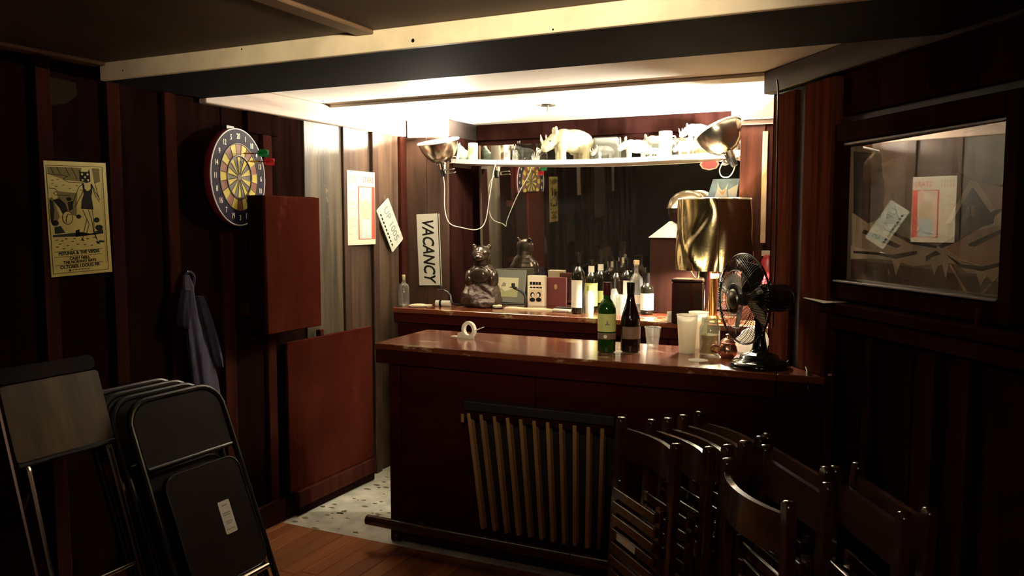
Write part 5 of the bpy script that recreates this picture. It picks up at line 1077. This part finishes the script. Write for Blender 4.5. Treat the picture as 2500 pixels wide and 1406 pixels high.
# wooden slatted folding chairs
def post(bm, x, y, z1, w_=.019, d_=.014, n=8):
    pts = [(-w_, 0.0), (w_, 0.0), (w_, z1 - w_)] + [(w_ * math.cos(R(180 * k / n)), z1 - w_ + w_ * math.sin(R(180 * k / n))) for k in range(1, n)] + [(-w_, z1 - w_)]
    prism(bm, pts, -d_, d_, Matrix.Translation((x, y, 0)) @ RX); return bm
WC, HC = .185, .80
def wood_chair(label, M, group, sticker=False, flatrail=False):
    t = thing('wooden_folding_chair', label, 'chair', M, group)
    for s in (-1, 1):
        bm = post(BM(), s * WC, 0, HC); bmesh.ops.bevel(bm, geom=bm.edges[:], offset=.003, segments=1, affect='EDGES'); obj('leg', bm, 'chair_wood', t, smooth=40)
        bm = post(BM(), s * (WC - .040), -.022, .585, .016, .0065); obj('leg', bm, 'chair_wood', t, smooth=40)
        bm = BM(); lathe(bm, [(0, 0), (.006, 0), (.005, .003), (0, .003)], 10, frame((s * WC, -.0145, .33), UX, -UY)); obj('bolt', bm, 'steel', t)
    n = 12; rows = []; bm = BM(); dep = .0 if flatrail else .042
    for k in range(n + 1):
        x = -WC + .012 + (2 * WC - .024) * k / n; b = dep * (1 - (x / WC) ** 2)
        rows.append([bm.verts.new((x, y + b, z)) for y, z in ((-.009, .655), (.009, .655), (.009, .762), (-.009, .762))])
    for A, B in zip(rows, rows[1:]):
        for k in range(4): bm.faces.new((A[k], A[(k + 1) % 4], B[(k + 1) % 4], B[k]))
    bm.faces.new(rows[0]); bm.faces.new(rows[-1][::-1]); bmesh.ops.bevel(bm, geom=[e for e in bm.edges if e.calc_face_angle(0) > .8], offset=.007, segments=3, affect='EDGES'); obj('top_rail', bm, 'chair_rail_wood', t, smooth=40)
    for z in (.12, .30): obj('stretcher', cyl(BM(), (-WC, .0, z), (WC, .0, z), .009, .009, 10), 'chair_rail_wood', t)
    for k in range(9):
        z = .545 - .048 * k; obj('seat_slat', box(BM(), (-WC + .042, -.040, z - .016), (WC - .042, -.029, z + .016), .002), 'chair_rail_wood', t, smooth=0)
    if sticker:
        obj('name_label', box(BM(), (-.095, -.0408, .545 - .048 * 3 - .012), (.035, -.0401, .545 - .048 * 3 + .012)), 'sticker', t, smooth=0)
    return t
GW = 'wooden folding chairs stacked in front of the bar'
first = [((1513, 1045), (1655, 1118)), ((1588, 1052), (1732, 1125)), ((1630, 1048), (1775, 1120)), ((1668, 1040), (1815, 1110)), ((1710, 1030), (1852, 1100))]
lab5 = ('leftmost wooden folding chair of the curved-back row with a white label on its slats', 'second curved-back wooden folding chair from the left of the row', 'third curved-back wooden folding chair in the middle of the row', 'fourth curved-back wooden folding chair of the row', 'fifth curved-back wooden folding chair, rearmost of the row')
ZR = .757
for i, ((a, b), nm) in enumerate(zip(first, lab5)):
    A, B = oz(*a, ZR), oz(*b, ZR); c = (A + B) / 2; d = B - A; rz = math.degrees(math.atan2(d.y, d.x)) if i == 0 else -46
    M = T(c.x, c.y, 0, rz) @ Matrix.Translation((0, -.04, .003)) @ Matrix.Rotation(R(-3), 4, 'X')
    wood_chair(nm, M, GW, i == 0)
more = [((1862, 1082), (1995, 1162), 0, 'straight-railed wooden folding chair, rearmost of the right group', True), ((1856, 1112), (1985, 1195), 0, 'straight-railed wooden folding chair in the middle of the right group', True), ((1782, 1160), (1915, 1258), 180, 'nearest wooden folding chair turned the other way with its rail bowed forward', False),
        ((2026, 1164), (2118, 1230), 0, 'wooden folding chair with thick post near the right end of the stack', True), ((2080, 1156), (2170, 1216), 0, 'outermost wooden folding chair at the right end of the stack', True)]
for a, b, fl_, nm, fr_ in more:
    A, B = oz(*a, ZR), oz(*b, ZR); c = (A + B) / 2; d = (B - A).normalized(); ctr = A + d * (WC + .035) if not fl_ else c
    M = T(ctr.x, ctr.y, 0, math.degrees(math.atan2(d.y, d.x)) + fl_) @ Matrix.Translation((0, -.04 if not fl_ else .0, .003)) @ Matrix.Rotation(R(-3 if not fl_ else 0), 4, 'X')
    wood_chair(nm, M, GW, False, fr_)
